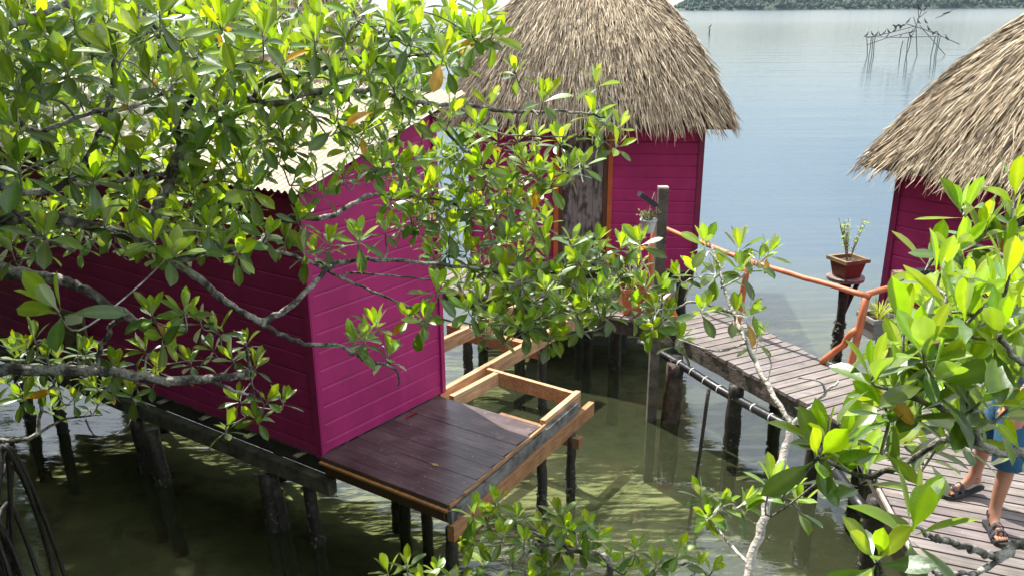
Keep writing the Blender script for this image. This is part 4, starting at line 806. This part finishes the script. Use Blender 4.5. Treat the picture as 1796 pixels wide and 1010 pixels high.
for _ in range(170):
    a = RN.uniform(0, 6.28); zz = RN.uniform(-.05, .5); ctr = np.array([tp[0]+math.cos(a)*.06, tp[1]+math.sin(a)*.06, zz]); rr_ = RN.uniform(.012, .03)
    d = np.array([[1, 0, 0], [-1, 0, 0], [0, 1, 0], [0, -1, 0], [0, 0, 1], [0, 0, -1]])*rr_*RN.uniform(.6, 1.3, (6, 1))+ctr
    c.add(d, [(0, 2, 4), (2, 1, 4), (1, 3, 4), (3, 0, 4), (2, 0, 5), (1, 2, 5), (3, 1, 5), (0, 3, 5)])
part(c, 'barnacles', M['barnacle'], stl)
def square_pot(mb, mr, c, wb, wt_, h, rim, ang=.3, soil=None):
    ca, sa = math.cos(ang), math.sin(ang); X_ = np.array([ca, sa, 0]); Y_ = np.array([-sa, ca, 0])
    def ring(w, z): return [c+X_*(w*i)+Y_*(w*j)+ZU*z for i, j in ((-1, -1), (1, -1), (1, 1), (-1, 1))]
    v = ring(wb, 0)+ring(wt_, h); mb.add(v, [(0, 1, 5, 4), (1, 2, 6, 5), (2, 3, 7, 6), (3, 0, 4, 7), (3, 2, 1, 0)])
    v = ring(wt_-.005, h-.035)+ring(wt_+rim, h-.03)+ring(wt_+rim, h+.012)+ring(wt_-.012, h+.012)+ring(wt_-.018, h-.03)
    f = []
    for k in range(4): f += [(k*4+j, k*4+(j+1) % 4, (k+1)*4+(j+1) % 4, (k+1)*4+j) for j in range(4)]
    mr.add(v, f)
    if soil is not None: soil.add(ring(wt_-.012, h-.028), [(0, 1, 2, 3)])
pc = tp+ZU*.002
pot = thing('flower_pot', 'square red brown pot with a wispy green shrub on the round stand', 'plant pot', pc)
a_, b_, s_ = MB(), MB(), MB(); square_pot(a_, b_, pc, .115, .155, .22, .028, .35, s_); part(a_, 'pot', M['terracotta'], pot); part(b_, 'rim', M['pot_rim'], pot); part(s_, 'soil', M['soil'], pot)
def herb(parent, base, n, hgt, spread, Lf, col, nl_=8, stemcol=(.9, 1.1, .7), grass=False, up=1.):
    vs, fs, cs = [], [], []; tb = MB()
    for i in range(n):
        a = RN.uniform(0, 6.28); d = np.array([math.cos(a), math.sin(a), 0]); h = hgt*RN.uniform(.55, 1.05); s = spread*RN.uniform(.2, 1)
        p = base+d*.02
        if grass: leaf(vs, fs, cs, p, ZU*up+d*s, d*-.6+ZU*.3, h, Lf, np.array(col)*RN.uniform(.7, 1.3), .3, RN.uniform(.2, 1.3), 6, False, 0); continue
        S = smooth_path(np.array([p, p+ZU*h*.5+d*s*.4, p+ZU*h+d*s]), 5); tb.tube(S, .0035, 5, stemcol)
        for k in range(nl_):
            t = RN.uniform(.45, 1); q = S[int(t*(len(S)-1))]; r = RN.normal(0, 1, 3); r[2] = abs(r[2])*.6+.1
            leaf(vs, fs, cs, q, r, ZU+RN.uniform(-.5, .5, 3), Lf*RN.uniform(.6, 1.2), Lf*.5, np.array(col)*RN.uniform(.7, 1.4), .2, .3, 3, False)
    m_ = MB(); m_.add(vs, fs, np.array(cs))
    if not grass: part(tb, 'stems', M['bark'], parent)
    return part(m_, 'leaves', M['herb'], parent)
herb(pot, pc+ZU*.18, 16, .50, .17, .05, (.30, .40, .14), 14, (2.5, 2.8, 2.))
herb(pt, hp+ZU*.05, 20, .10, .11, .035, (.20, .24, .09), 8)
# planter and pot by the rail
gp = aty(1537, 588, 8.25)
pl = thing('planter_box', 'grey weathered planter of bright grass behind the corner rail post', 'planter', gp-ZU*.02)
a_, b_, s_ = MB(), MB(), MB(); square_pot(a_, b_, gp, .12, .14, .20, .012, .2, s_); part(a_, 'box', M['zinc'], pl); part(b_, 'rim', M['zinc'], pl); part(s_, 'soil', M['soil'], pl)
herb(pl, gp+ZU*.17, 60, .26, .5, .012, (.30, .36, .06), grass=True)
op = V3(np.array([1.38, 9.95]), DZ+.003)
pl = thing('flower_pot', 'tall orange terracotta pot of spiky leaves on the walkway beside the lamp post', 'plant pot', op)
a_, b_, s_ = MB(), MB(), MB(); square_pot(a_, b_, op, .10, .14, .30, .02, .1, s_); part(a_, 'pot', M['orange'], pl); part(b_, 'rim', M['orange'], pl); part(s_, 'soil', M['soil'], pl)
herb(pl, op+ZU*.28, 70, .42, .75, .022, (.20, .24, .07), grass=True)

# ================================================================== PERSON
def skin_body(edges, pts, rad, name):
    me = bpy.data.meshes.new(name); me.from_pydata([tuple(p) for p in pts], edges, []); o = bpy.data.objects.new(name, me); C.objects.link(o)
    md = o.modifiers.new('skin', 'SKIN'); sv_ = me.skin_vertices[0].data
    for i, r in enumerate(rad):
        sv_[i].radius = r if isinstance(r, tuple) else (r, r)
    sv_[0].use_root = True; md.use_smooth_shade = True
    s2 = o.modifiers.new('sub', 'SUBSURF'); s2.levels = 2; s2.render_levels = 2
    dg = bpy.context.evaluated_depsgraph_get(); m2 = bpy.data.meshes.new_from_object(o.evaluated_get(dg)); bpy.data.objects.remove(o); return m2
# joints (world metres). Walks towards the viewer-left; left foot back with raised heel
f1p = atz(1690, 868, DZ)[:2]; f2p = atz(1742, 935, DZ)[:2]
hip = (f1p+f2p)/2+np.array([.13, .05]); fd1 = np.array([-.95, -.15]); fd1 /= np.linalg.norm(fd1); fd2 = np.array([-.15, -.99])
side = np.array([.35, .93]); side /= np.linalg.norm(side)     # body's right-left axis
P = []; Ed = []; Rr = []
def J(p, r, par=None):
    P.append(np.array(p, float)); Rr.append(r); i = len(P)-1
    if par is not None: Ed.append((par, i))
    return i
z = DZ
pel = J(V3(hip, z+.93), (.15, .11)); wa = J(V3(hip, z+1.08), (.135, .10), pel); ch = J(V3(hip+np.array([.02, 0]), z+1.30), (.165, .115), wa); nb_ = J(V3(hip+np.array([.03, 0]), z+1.46), (.075, .065), ch)
nk = J(V3(hip+np.array([.02, -.01]), z+1.53), .055, nb_)
for sgn, ft, fdir, heel in ((1, f1p, fd1, .05), (-1, f2p, fd2, .0)):
    h_ = J(V3(hip+side*sgn*.09, z+.88), (.095, .095), pel); an = ft-fdir*.06
    kn2 = (hip+side*sgn*.1)*.45+an*.55+fdir*.05
    k_ = J(V3(kn2, z+.48), .058, h_); cf = J(V3(kn2*.55+an*.45, z+.34), .054, k_); a_ = J(V3(an, z+.105+heel), .034, cf)
    J(V3(an-fdir*.035, z+.05+heel), .03, a_); b = J(V3(ft+fdir*.03, z+.055+heel*.4), (.030, .036), a_); J(V3(ft+fdir*.115, z+.043), (.018, .040), b)
for sgn in (1, -1):
    sh = J(V3(hip+side*sgn*.19+np.array([.02, 0]), z+1.41), .055, nb_); el = J(V3(hip+side*sgn*.27+np.array([.06, 0]), z+1.13), .042, sh)
    wr = J(V3(hip+side*sgn*.26+np.array([-.12, -.08]), z+.97), .027, el); J(V3(hip+side*sgn*.25+np.array([-.19, -.11]), z+.94), (.03, .018), wr)
hd = J(V3(hip+np.array([.0, -.02]), z+1.60), (.072, .085), nk); J(V3(hip+np.array([-.005, -.02]), z+1.70), (.075, .092), hd)
m2 = skin_body(Ed, P, Rr, 'body')
pr = thing('person', 'person in blue shorts, patterned shirt and dark sandals walking on the planks behind leaves', 'person', V3(hip, DZ))
bo = bpy.data.objects.new('body', m2); C.objects.link(bo); m2.materials.append(M['skin']); bo.parent = pr; bo.matrix_parent_inverse = Matrix.Identity(4); bo.location = -Vector(V3(hip, DZ))
# toes, fingers
def chain(mb, pts, rs, n=7): mb.tube(smooth_path(np.array(pts), 3), np.interp(np.linspace(0, 1, (len(pts)-1)*3+1), np.linspace(0, 1, len(rs)), rs), n)
tm = MB()
for ft, fdir in ((f1p, fd1), (f2p, fd2)):
    sdir = np.array([-fdir[1], fdir[0]]); sg = 1
    for k, (off, ln, r) in enumerate(((-.030, .050, .0125), (-.010, .045, .0095), (.007, .04, .009), (.022, .034, .0085), (.036, .027, .008))):
        b0_ = ft+fdir*.105+sdir*off; chain(tm, [V3(b0_, z+.042), V3(b0_+fdir*ln*.6, z+.046), V3(b0_+fdir*ln, z+.036)], [r, r, r*.7])
part(tm, 'toe', M['skin'], pr, smooth=True)
fm = MB()
for sgn in (1, -1):
    pc_ = V3(hip+side*sgn*.25+np.array([-.19, -.11]), z+.94)
    for k, (o_, ln) in enumerate(((-.027, .062), (-.009, .075), (.009, .07), (.027, .055))):
        q = pc_+V3(side*o_, 0)*1.; chain(fm, [q, q+np.array([-.5, -.25, -.55])*ln*.6, q+np.array([-.3, -.1, -1.0])*ln*1.1], [.0095, .009, .007])
    q = pc_-V3(side*.035*sgn, 0); chain(fm, [q+np.array([.04, .02, 0]), q+np.array([.0, 0, -.02])-V3(side*.02*sgn, 0), q+np.array([-.03, -.01, -.045])], [.012, .011, .009])
part(fm, 'finger', M['skin'], pr, smooth=True)
def loft(rings, n=20, close=True):
    m_ = MB(); v = []
    for c, a, b, ax in rings:
        ax = np.array([*ax, 0.]); ay = np.cross(ZU, ax)
        for t in np.arange(n)*2*math.pi/n: v.append(np.array(c)+ax*a*math.cos(t)*(1+RN.uniform(-.02, .02))+ay*b*math.sin(t)*(1+RN.uniform(-.02, .02)))
    m_.add(v, [(i*n+j, i*n+(j+1) % n, (i+1)*n+(j+1) % n, (i+1)*n+j) for i in range(len(rings)-1) for j in range(n)]); return m_
sh_ = MB()
w_ = loft([(V3(hip, z+1.04), .16, .125, side), (V3(hip, z+.95), .18, .14, side), (V3(hip, z+.84), .185, .145, side), (V3(hip, z+.78), .175, .13, side)])
sh_.add(np.concatenate(w_.v), w_.f)
for sgn, ft, fdir in ((1, f1p, fd1), (-1, f2p, fd2)):
    an = ft-fdir*.06; kn2 = (hip+side*sgn*.1)*.45+an*.55+fdir*.05
    w_ = loft([(V3(hip+side*sgn*.085, z+.90), .10, .125, side), (V3(hip+side*sgn*.09, z+.78), .105, .12, side), (V3((hip+side*sgn*.1)*.5+kn2*.5, z+.64), .10, .11, side), (V3(kn2, z+.47), .10, .10, side), (V3(kn2, z+.465), .094, .094, side)])
    sh_.add(np.concatenate(w_.v), w_.f)
part(sh_, 'shorts', M['shorts'], pr, smooth=True)
w_ = loft([(V3(hip, z+.90), .195, .15, side), (V3(hip, z+.97), .185, .145, side), (V3(hip, z+1.10), .175, .135, side), (V3(hip+np.array([.02, 0]), z+1.28), .20, .145, side), (V3(hip+np.array([.02, 0]), z+1.40), .21, .12, side), (V3(hip+np.array([.03, 0]), z+1.47), .10, .085, side), (V3(hip+np.array([.03, 0]), z+1.49), .07, .07, side)])
for sgn in (1, -1):
    s_ = hip+side*sgn*.16+np.array([.02, 0]); e_ = hip+side*sgn*.25+np.array([.05, 0])
    w_.tube([V3(s_, z+1.42), V3(s_*.4+e_*.6, z+1.30), V3(e_, z+1.19)], [.075, .07, .072], 12, cap=False)
part(w_, 'shirt', M['shirt'], pr, smooth=True)
for ft, fdir, heel in ((f1p, fd1, .05), (f2p, fd2, 0)):
    sdir = np.array([-fdir[1], fdir[0]]); m_ = MB(); out = [(-.13, .032), (-.10, .040), (-.03, .036), (.05, .046), (.10, .052), (.15, .044), (.172, .02)]
    def sz(t): return heel*max(0, (.02-t)/.14)
    L1 = [(t, w) for t, w in out]+[(t, -w) for t, w in out[::-1]]
    v = [V3(ft+fdir*t+sdir*w, z+.004+sz(t)) for t, w in L1]+[V3(ft+fdir*t+sdir*w, z+.028+sz(t)) for t, w in L1]; k = len(L1)
    m_.add(v, [tuple(range(k)), tuple(range(k, 2*k))[::-1]]+[(i, (i+1) % k, k+(i+1) % k, k+i) for i in range(k)]); sdl = part(m_, 'sandal', M['sole'], pr)
    for t, hh, wd in ((.085, .068, .048), (.03, .088, .040)):
        m_ = MB()
        arc = [V3(ft+fdir*t+sdir*wd*1.05*math.cos(a), z+.02+hh*math.sin(a)+sz(t)) for a in np.linspace(0, math.pi, 9)]
        for q in range(8): m_.box(arc[q], arc[q+1]-arc[q], V3(fdir, 0), np.cross(arc[q+1]-arc[q], V3(fdir, 0))/(np.linalg.norm(arc[q+1]-arc[q])+1e-9), 1, .024, .004)
        part(m_, 'strap', M['sandal'], sdl)
    m_ = MB()
    an = ft-fdir*.06; rg = [V3(an+fdir*.045*math.cos(a)+sdir*.042*math.sin(a), z+.10+heel) for a in np.linspace(0, 2*math.pi, 14)]
    for q in range(13): m_.box(rg[q], rg[q+1]-rg[q], ZU, V3(fdir, 0), 1, .026, .003)
    part(m_, 'strap', M['sandal'], sdl)
hc = V3(hip+np.array([.0, -.015]), z+1.70); m_ = MB(); nU, nV = 14, 8; v = []
for i in range(nV):
    ph = math.pi*.62*i/(nV-1)
    for j in range(nU):
        th = 2*math.pi*j/nU; v.append(hc+np.array([.089*math.sin(ph)*math.cos(th)+.012, .105*math.sin(ph)*math.sin(th)+.012, .125*math.cos(ph)])*1.02)
m_.add(v, [(i*nU+j, (i+1)*nU+j, (i+1)*nU+(j+1) % nU, i*nU+(j+1) % nU) for i in range(nV-1) for j in range(nU)]); part(m_, 'hair', M['hair'], pr, smooth=True)
# face
m_ = MB(); fdv = np.array([-.5, -.86, 0]); sdv = np.array([.86, -.5, 0]); fc = V3(hip, z+1.645)+fdv*.085
m_.tube([fc+ZU*.03, fc+fdv*.014+ZU*.0, fc+fdv*.022-ZU*.018, fc-ZU*.026], [.007, .010, .013, .008], 8); part(m_, 'nose', M['skin'], pr, smooth=True)
for s_ in (1, -1):
    m_ = MB(); q = fc+sdv*.03*s_+ZU*.028-fdv*.006; m_.tube([q-sdv*.012, q-sdv*.004+fdv*.004, q+sdv*.004+fdv*.004, q+sdv*.012], [.003, .007, .007, .003], 7); part(m_, 'eye', M['black'], pr, smooth=True)
    m_ = MB(); q = V3(hip, z+1.645)+sdv*.082*s_; m_.tube([q+ZU*.03, q+sdv*s_*.012+ZU*.01, q-ZU*.025], [.008, .013, .006], 7); part(m_, 'ear', M['skin'], pr, smooth=True)
m_ = MB(); q = fc-ZU*.045-fdv*.006; m_.tube([q-sdv*.022, q+fdv*.004, q+sdv*.022], [.003, .006, .003], 6); part(m_, 'mouth', M['terracotta'], pr, smooth=True)

# ================================================================== PERCH FRAME AND BIRDS
YB = 85.
pf = thing('perch_frame', 'frame of thin leaning poles standing far out in the water with birds on it', 'perch', (*aty(1590, 100, YB)[:2], 0))
def bp_(x, y): return aty(x, y, YB)
def sx(cx, cy): return 1480+cx/6.314, cy/6.314
def pline(pts, r, name='pole', dy=0, foot=False):
    m_ = MB(); q = [aty(*sx(*p), YB+dy) for p in pts]
    if foot: q.append(np.array([q[-1][0], q[-1][1], -1.]))
    m_.tube(np.array(q), r, 6, wob=.1); part(m_, name, M['stick'], pf)
for i, (t, b) in enumerate((((255, 430), (258, 640)), ((305, 410), (275, 650)), ((325, 400), (300, 690)), ((352, 380), (322, 680)), ((655, 455), (620, 640)), ((718, 420), (690, 650)), ((745, 430), (672, 740)), ((800, 290), (812, 610)), ((1015, 400), (962, 640)), ((1045, 400), (995, 680)), ((1070, 400), (1010, 690)))):
    xt, yt = sx(*t); w = atz(*sx(*b), 0); y_ = w[1]; top_ = aty(xt, yt, YB+(min(3, max(-3, y_-YB))))
    dy_ = (i % 3-1)*.5; top_ = aty(xt, yt, YB+dy_); bx_ = aty(*sx(*b), YB+dy_)[0]; ft_ = np.array([bx_, YB+dy_, 0.]); mid = (top_+ft_)/2+np.array([RN.uniform(-.06, .06), 0, 0]); m_ = MB(); m_.tube(np.array([top_, mid, ft_, ft_+(ft_-mid)*.8]), .035, 6, wob=.1); part(m_, 'upright', M['stick'], pf)
for pts in (((240, 425), (480, 375), (800, 290)), ((260, 500), (500, 415), (800, 345)), ((250, 410), (640, 420), (1050, 405)), ((685, 265), (860, 320), (1040, 385), (1280, 495)), ((840, 285), (1000, 470), (1120, 610)), ((800, 300), (830, 200), (820, 100)), ((830, 205), (915, 135)), ((835, 200), (860, 115)), ((770, 190), (800, 280)), ((800, 290), (770, 370), (730, 440))): pline(pts, .03, 'crossbar')
def bird_mesh(wings=False):
    m_ = MB(); k = 10
    P = np.array([(-.30, 0, .04), (-.17, 0, .13), (-.02, 0, .22), (.10, 0, .34), (.14, 0, .46), (.17, 0, .56), (.23, 0, .585), (.34, 0, .575)]); R = [.012, .055, .095, .085, .045, .042, .032, .006]
    m_.tube(smooth_path(P, 3), np.interp(np.linspace(0, 1, 22), np.linspace(0, 1, 8), R), 8)
    return m_
def bird(x, y, sc, face, lab, wings=None):
    sc = sc*.62; q = aty(*sx(x, y), YB)
    b = thing('bird', lab, 'bird', q, 'dark seabirds perched on the pole frame'); mbx = bird_mesh()
    V = np.concatenate(mbx.v)*sc; V[:, 0] *= face; me = MB(); me.add(V+q, mbx.f if face > 0 else [f[::-1] for f in mbx.f]); part(me, 'body', M['feather'], b, smooth=True)
    for s_ in (1, -1):
        w = MB()
        if wings: pts = [(.1, 0, .3), (.0, .0, .55), (-.25*s_*1.6, .0, .72), (-.60*s_, .0, .5), (-.3*s_, 0, .48), (-.1, 0, .2)]; v = [np.array([a+.0, s_*.05, c_])*sc+q for a, _, c_ in pts]
        else: pts = [(.10, .07, .33), (.0, .10, .30), (-.14, .07, .16), (-.33, .03, .02), (-.18, .06, .08), (.02, .09, .17)]; v = [np.array([a*face, s_*b_, c_])*sc+q for a, b_, c_ in pts]
        vv_ = v+[p+np.array([0, s_*.02*sc, 0]) for p in v]; w.add(vv_, [(0, 1, 2, 3, 4, 5), (11, 10, 9, 8, 7, 6)]+[(i, (i+1) % 6, 6+(i+1) % 6, 6+i) for i in range(6)]); part(w, 'wing', M['feather'], b)
    l_ = MB()
    for s_ in (1, -1): l_.tube([q+np.array([0, s_*.04, .14])*sc, q+np.array([0.01, s_*.04, 0])*sc], .012*sc, 5)
    part(l_, 'leg', M['feather'], b); return b
bl_ = [(245, 418, 1.25, 1, 'dark seabird at the far left end of the pole frame'), (315, 402, 1.05, -1, 'dark seabird second from the left end of the frame'), (362, 398, 1., 1, 'dark seabird on the left uprights, third from the left end'), (400, 408, .9, -1, 'small dark seabird low beside the left uprights'), (445, 385, 1.05, 1, 'dark seabird on the left bar, nearer the uprights than the wing spreaders'), (495, 375, 1.1, -1, 'dark seabird on the middle of the left bar'), (480, 415, .9, 1, 'dark seabird on the lower left bar'), (562, 360, 1.2, 1, 'dark seabird just below the two with raised wings'), (628, 415, .7, 1, 'smallest dark seabird, alone on the horizontal bar'), (745, 380, 1.15, 1, 'dark seabird on the central prop below the crossing'), (735, 425, 1.2, -1, 'dark seabird on top of the central uprights'), (708, 262, 1.2, 1, 'upright dark seabird on the short stub left of the crossing'), (825, 270, 1.2, -1, 'dark seabird sitting at the crossing of the poles'), (905, 268, 1.2, -1, 'dark seabird right of the crossing, just above the bar'), (938, 348, 1.25, -1, 'dark seabird on the sloping right bar below the crossing'), (830, 122, 1.4, -1, 'dark seabird on the topmost left twig'), (893, 128, 1.35, 1, 'dark seabird on the topmost right twig'), (1045, 400, .95, -1, 'dark seabird on the right uprights'), (1140, 455, 1.35, -1, 'dark seabird near the low right end of the sloping bar')]
for x, y, s_, f_, lab in bl_: bird(x, y, s_, f_, lab)
bird(570, 325, .85, 1, 'dark seabird holding its wings open, left one of the two', True); bird(628, 330, 1.05, 1, 'larger dark seabird with wings spread, right one of the two', True); bird(990, 395, .8, 1, 'dark seabird with half open wings left of the right uprights', True)
# flying bird
q = aty(1661, 23, YB-5); fbd = thing('bird', 'long winged dark bird gliding above the water right of the pole frame', 'bird', q)
m_ = MB(); m_.tube(np.array([q+np.array(v) for v in ((-.28, .2, -.1), (-.05, 0, -.02), (.12, -.1, .04), (.25, -.15, .06))]), [.02, .075, .06, .01], 7); part(m_, 'body', M['feather'], fbd, smooth=True)
for s_, e_ in ((1, np.array([.92, 0, .50])), (-1, np.array([-.90, 0, -.42]))):
    m_ = MB(); v = [q+np.array([0, -.1, 0]), q+e_*.5+np.array([0, -.12, .05*s_]), q+e_+np.array([0, .05, 0]), q+e_*.5+np.array([0, .12, 0]), q+np.array([0, .12, 0])]
    v2 = [p-ZU*.03 for p in v]; m_.add(v+v2, [(0, 1, 2, 3, 4), (9, 8, 7, 6, 5)]+[(i, (i+1) % 5, 5+(i+1) % 5, 5+i) for i in range(5)]); part(m_, 'wing', M['feather'], fbd)
# lone stake with a bird
w = atz(1244, 58, 0); m_ = MB(); m_.tube([V3(w[:2], -1.5), V3(w[:2], .35), V3(w[:2]+np.array([.05, 0]), .75)], .11, 7); o = m_.build('mooring_stake', M['stick'], loc=V3(w[:2], 0)); tag(o, 'short dark stake alone in the distant water right of the thatched roof', 'stake')
q = V3(w[:2]+np.array([.05, 0]), .75); b = thing('bird', 'dark bird perched on the lone distant stake', 'bird', q)
mbx = bird_mesh(); m_ = MB(); m_.add(np.concatenate(mbx.v)*1.2+q, mbx.f); part(m_, 'body', M['feather'], b, smooth=True)

# ================================================================== ISLAND
isl = MB(); Dd = 1400.; hx = np.linspace(255, 1500, 240)
def hgt(x): return 13+9*math.sin((x-255)*.0042)+5*math.sin(x*.021)+3*math.sin(x*.05) if x > 275 else max(.5, (x-255)*.6)
v = []
for x in hx:
    h = max(1.5, hgt(x))
    for dy, k_ in ((0, 0), (12, .35), (60, .9), (140, 1.15), (260, 0)): v.append((x, Dd+dy, h*k_*.8-.6))
isl.add(v, [(i*5+j, i*5+5+j, i*5+6+j, i*5+1+j) for i in range(len(hx)-1) for j in range(4)])
m_isl = mat('island_woods', (.035, .055, .028), .9, .4, .05, 0)
tag(isl.build('island', m_isl, smooth=True), 'low wooded island on the horizon', kind='structure')
wd = MB(); vs = []; fs = []; cs = []
ph_ = (1+5**.5)/2; ico = np.array([(-1, ph_, 0), (1, ph_, 0), (-1, -ph_, 0), (1, -ph_, 0), (0, -1, ph_), (0, 1, ph_), (0, -1, -ph_), (0, 1, -ph_), (ph_, 0, -1), (ph_, 0, 1), (-ph_, 0, -1), (-ph_, 0, 1)])/1.9
icf = [(0, 11, 5), (0, 5, 1), (0, 1, 7), (0, 7, 10), (0, 10, 11), (1, 5, 9), (5, 11, 4), (11, 10, 2), (10, 7, 6), (7, 1, 8), (3, 9, 4), (3, 4, 2), (3, 2, 6), (3, 6, 8), (3, 8, 9), (4, 9, 5), (2, 4, 11), (6, 2, 10), (8, 6, 7), (9, 8, 1)]
for _ in range(3600):
    x = RN.uniform(262, 1450); dy = RN.uniform(-2, 130); h = max(1., hgt(x))*min(1.1, .25+dy/70.)*.8
    r = RN.uniform(2.0, 4.6); c = RN.uniform(.5, 1.5); wd.add(ico*r*RN.uniform(.6, 1.25, (12, 1))*np.array([1, 1, 1.05])+np.array([x, Dd+dy, h+r*.3]), icf, (.028*c, .048*c, .026*c))
m_w = mat('far_foliage', (1, 1, 1), .9, .3, .4, 0, attr=True)
tag(wd.build('far_woods', m_w), 'dense far off trees covering the low island', 'woods', kind='stuff')

# ================================================================== HAZE
hz = bpy.data.materials.new('haze_air'); hz.use_nodes = True; t = hz.node_tree; t.nodes.clear(); o_ = N_(t, 'ShaderNodeOutputMaterial'); pv = N_(t, 'ShaderNodeVolumePrincipled')
pv.inputs['Color'].default_value = (.62, .80, .96, 1); pv.inputs['Density'].default_value = .00005; pv.inputs['Anisotropy'].default_value = .2; t.links.new(pv.outputs[0], o_.inputs['Volume'])
mb = MB(); mb.box((-9100, -450, -6), x0, (0, 1, 0), ZU, 18200, 9500, 46); HZ = mb.build('haze', hz); tag(HZ, 'thin bright sea haze over the lagoon', 'haze', kind='stuff')
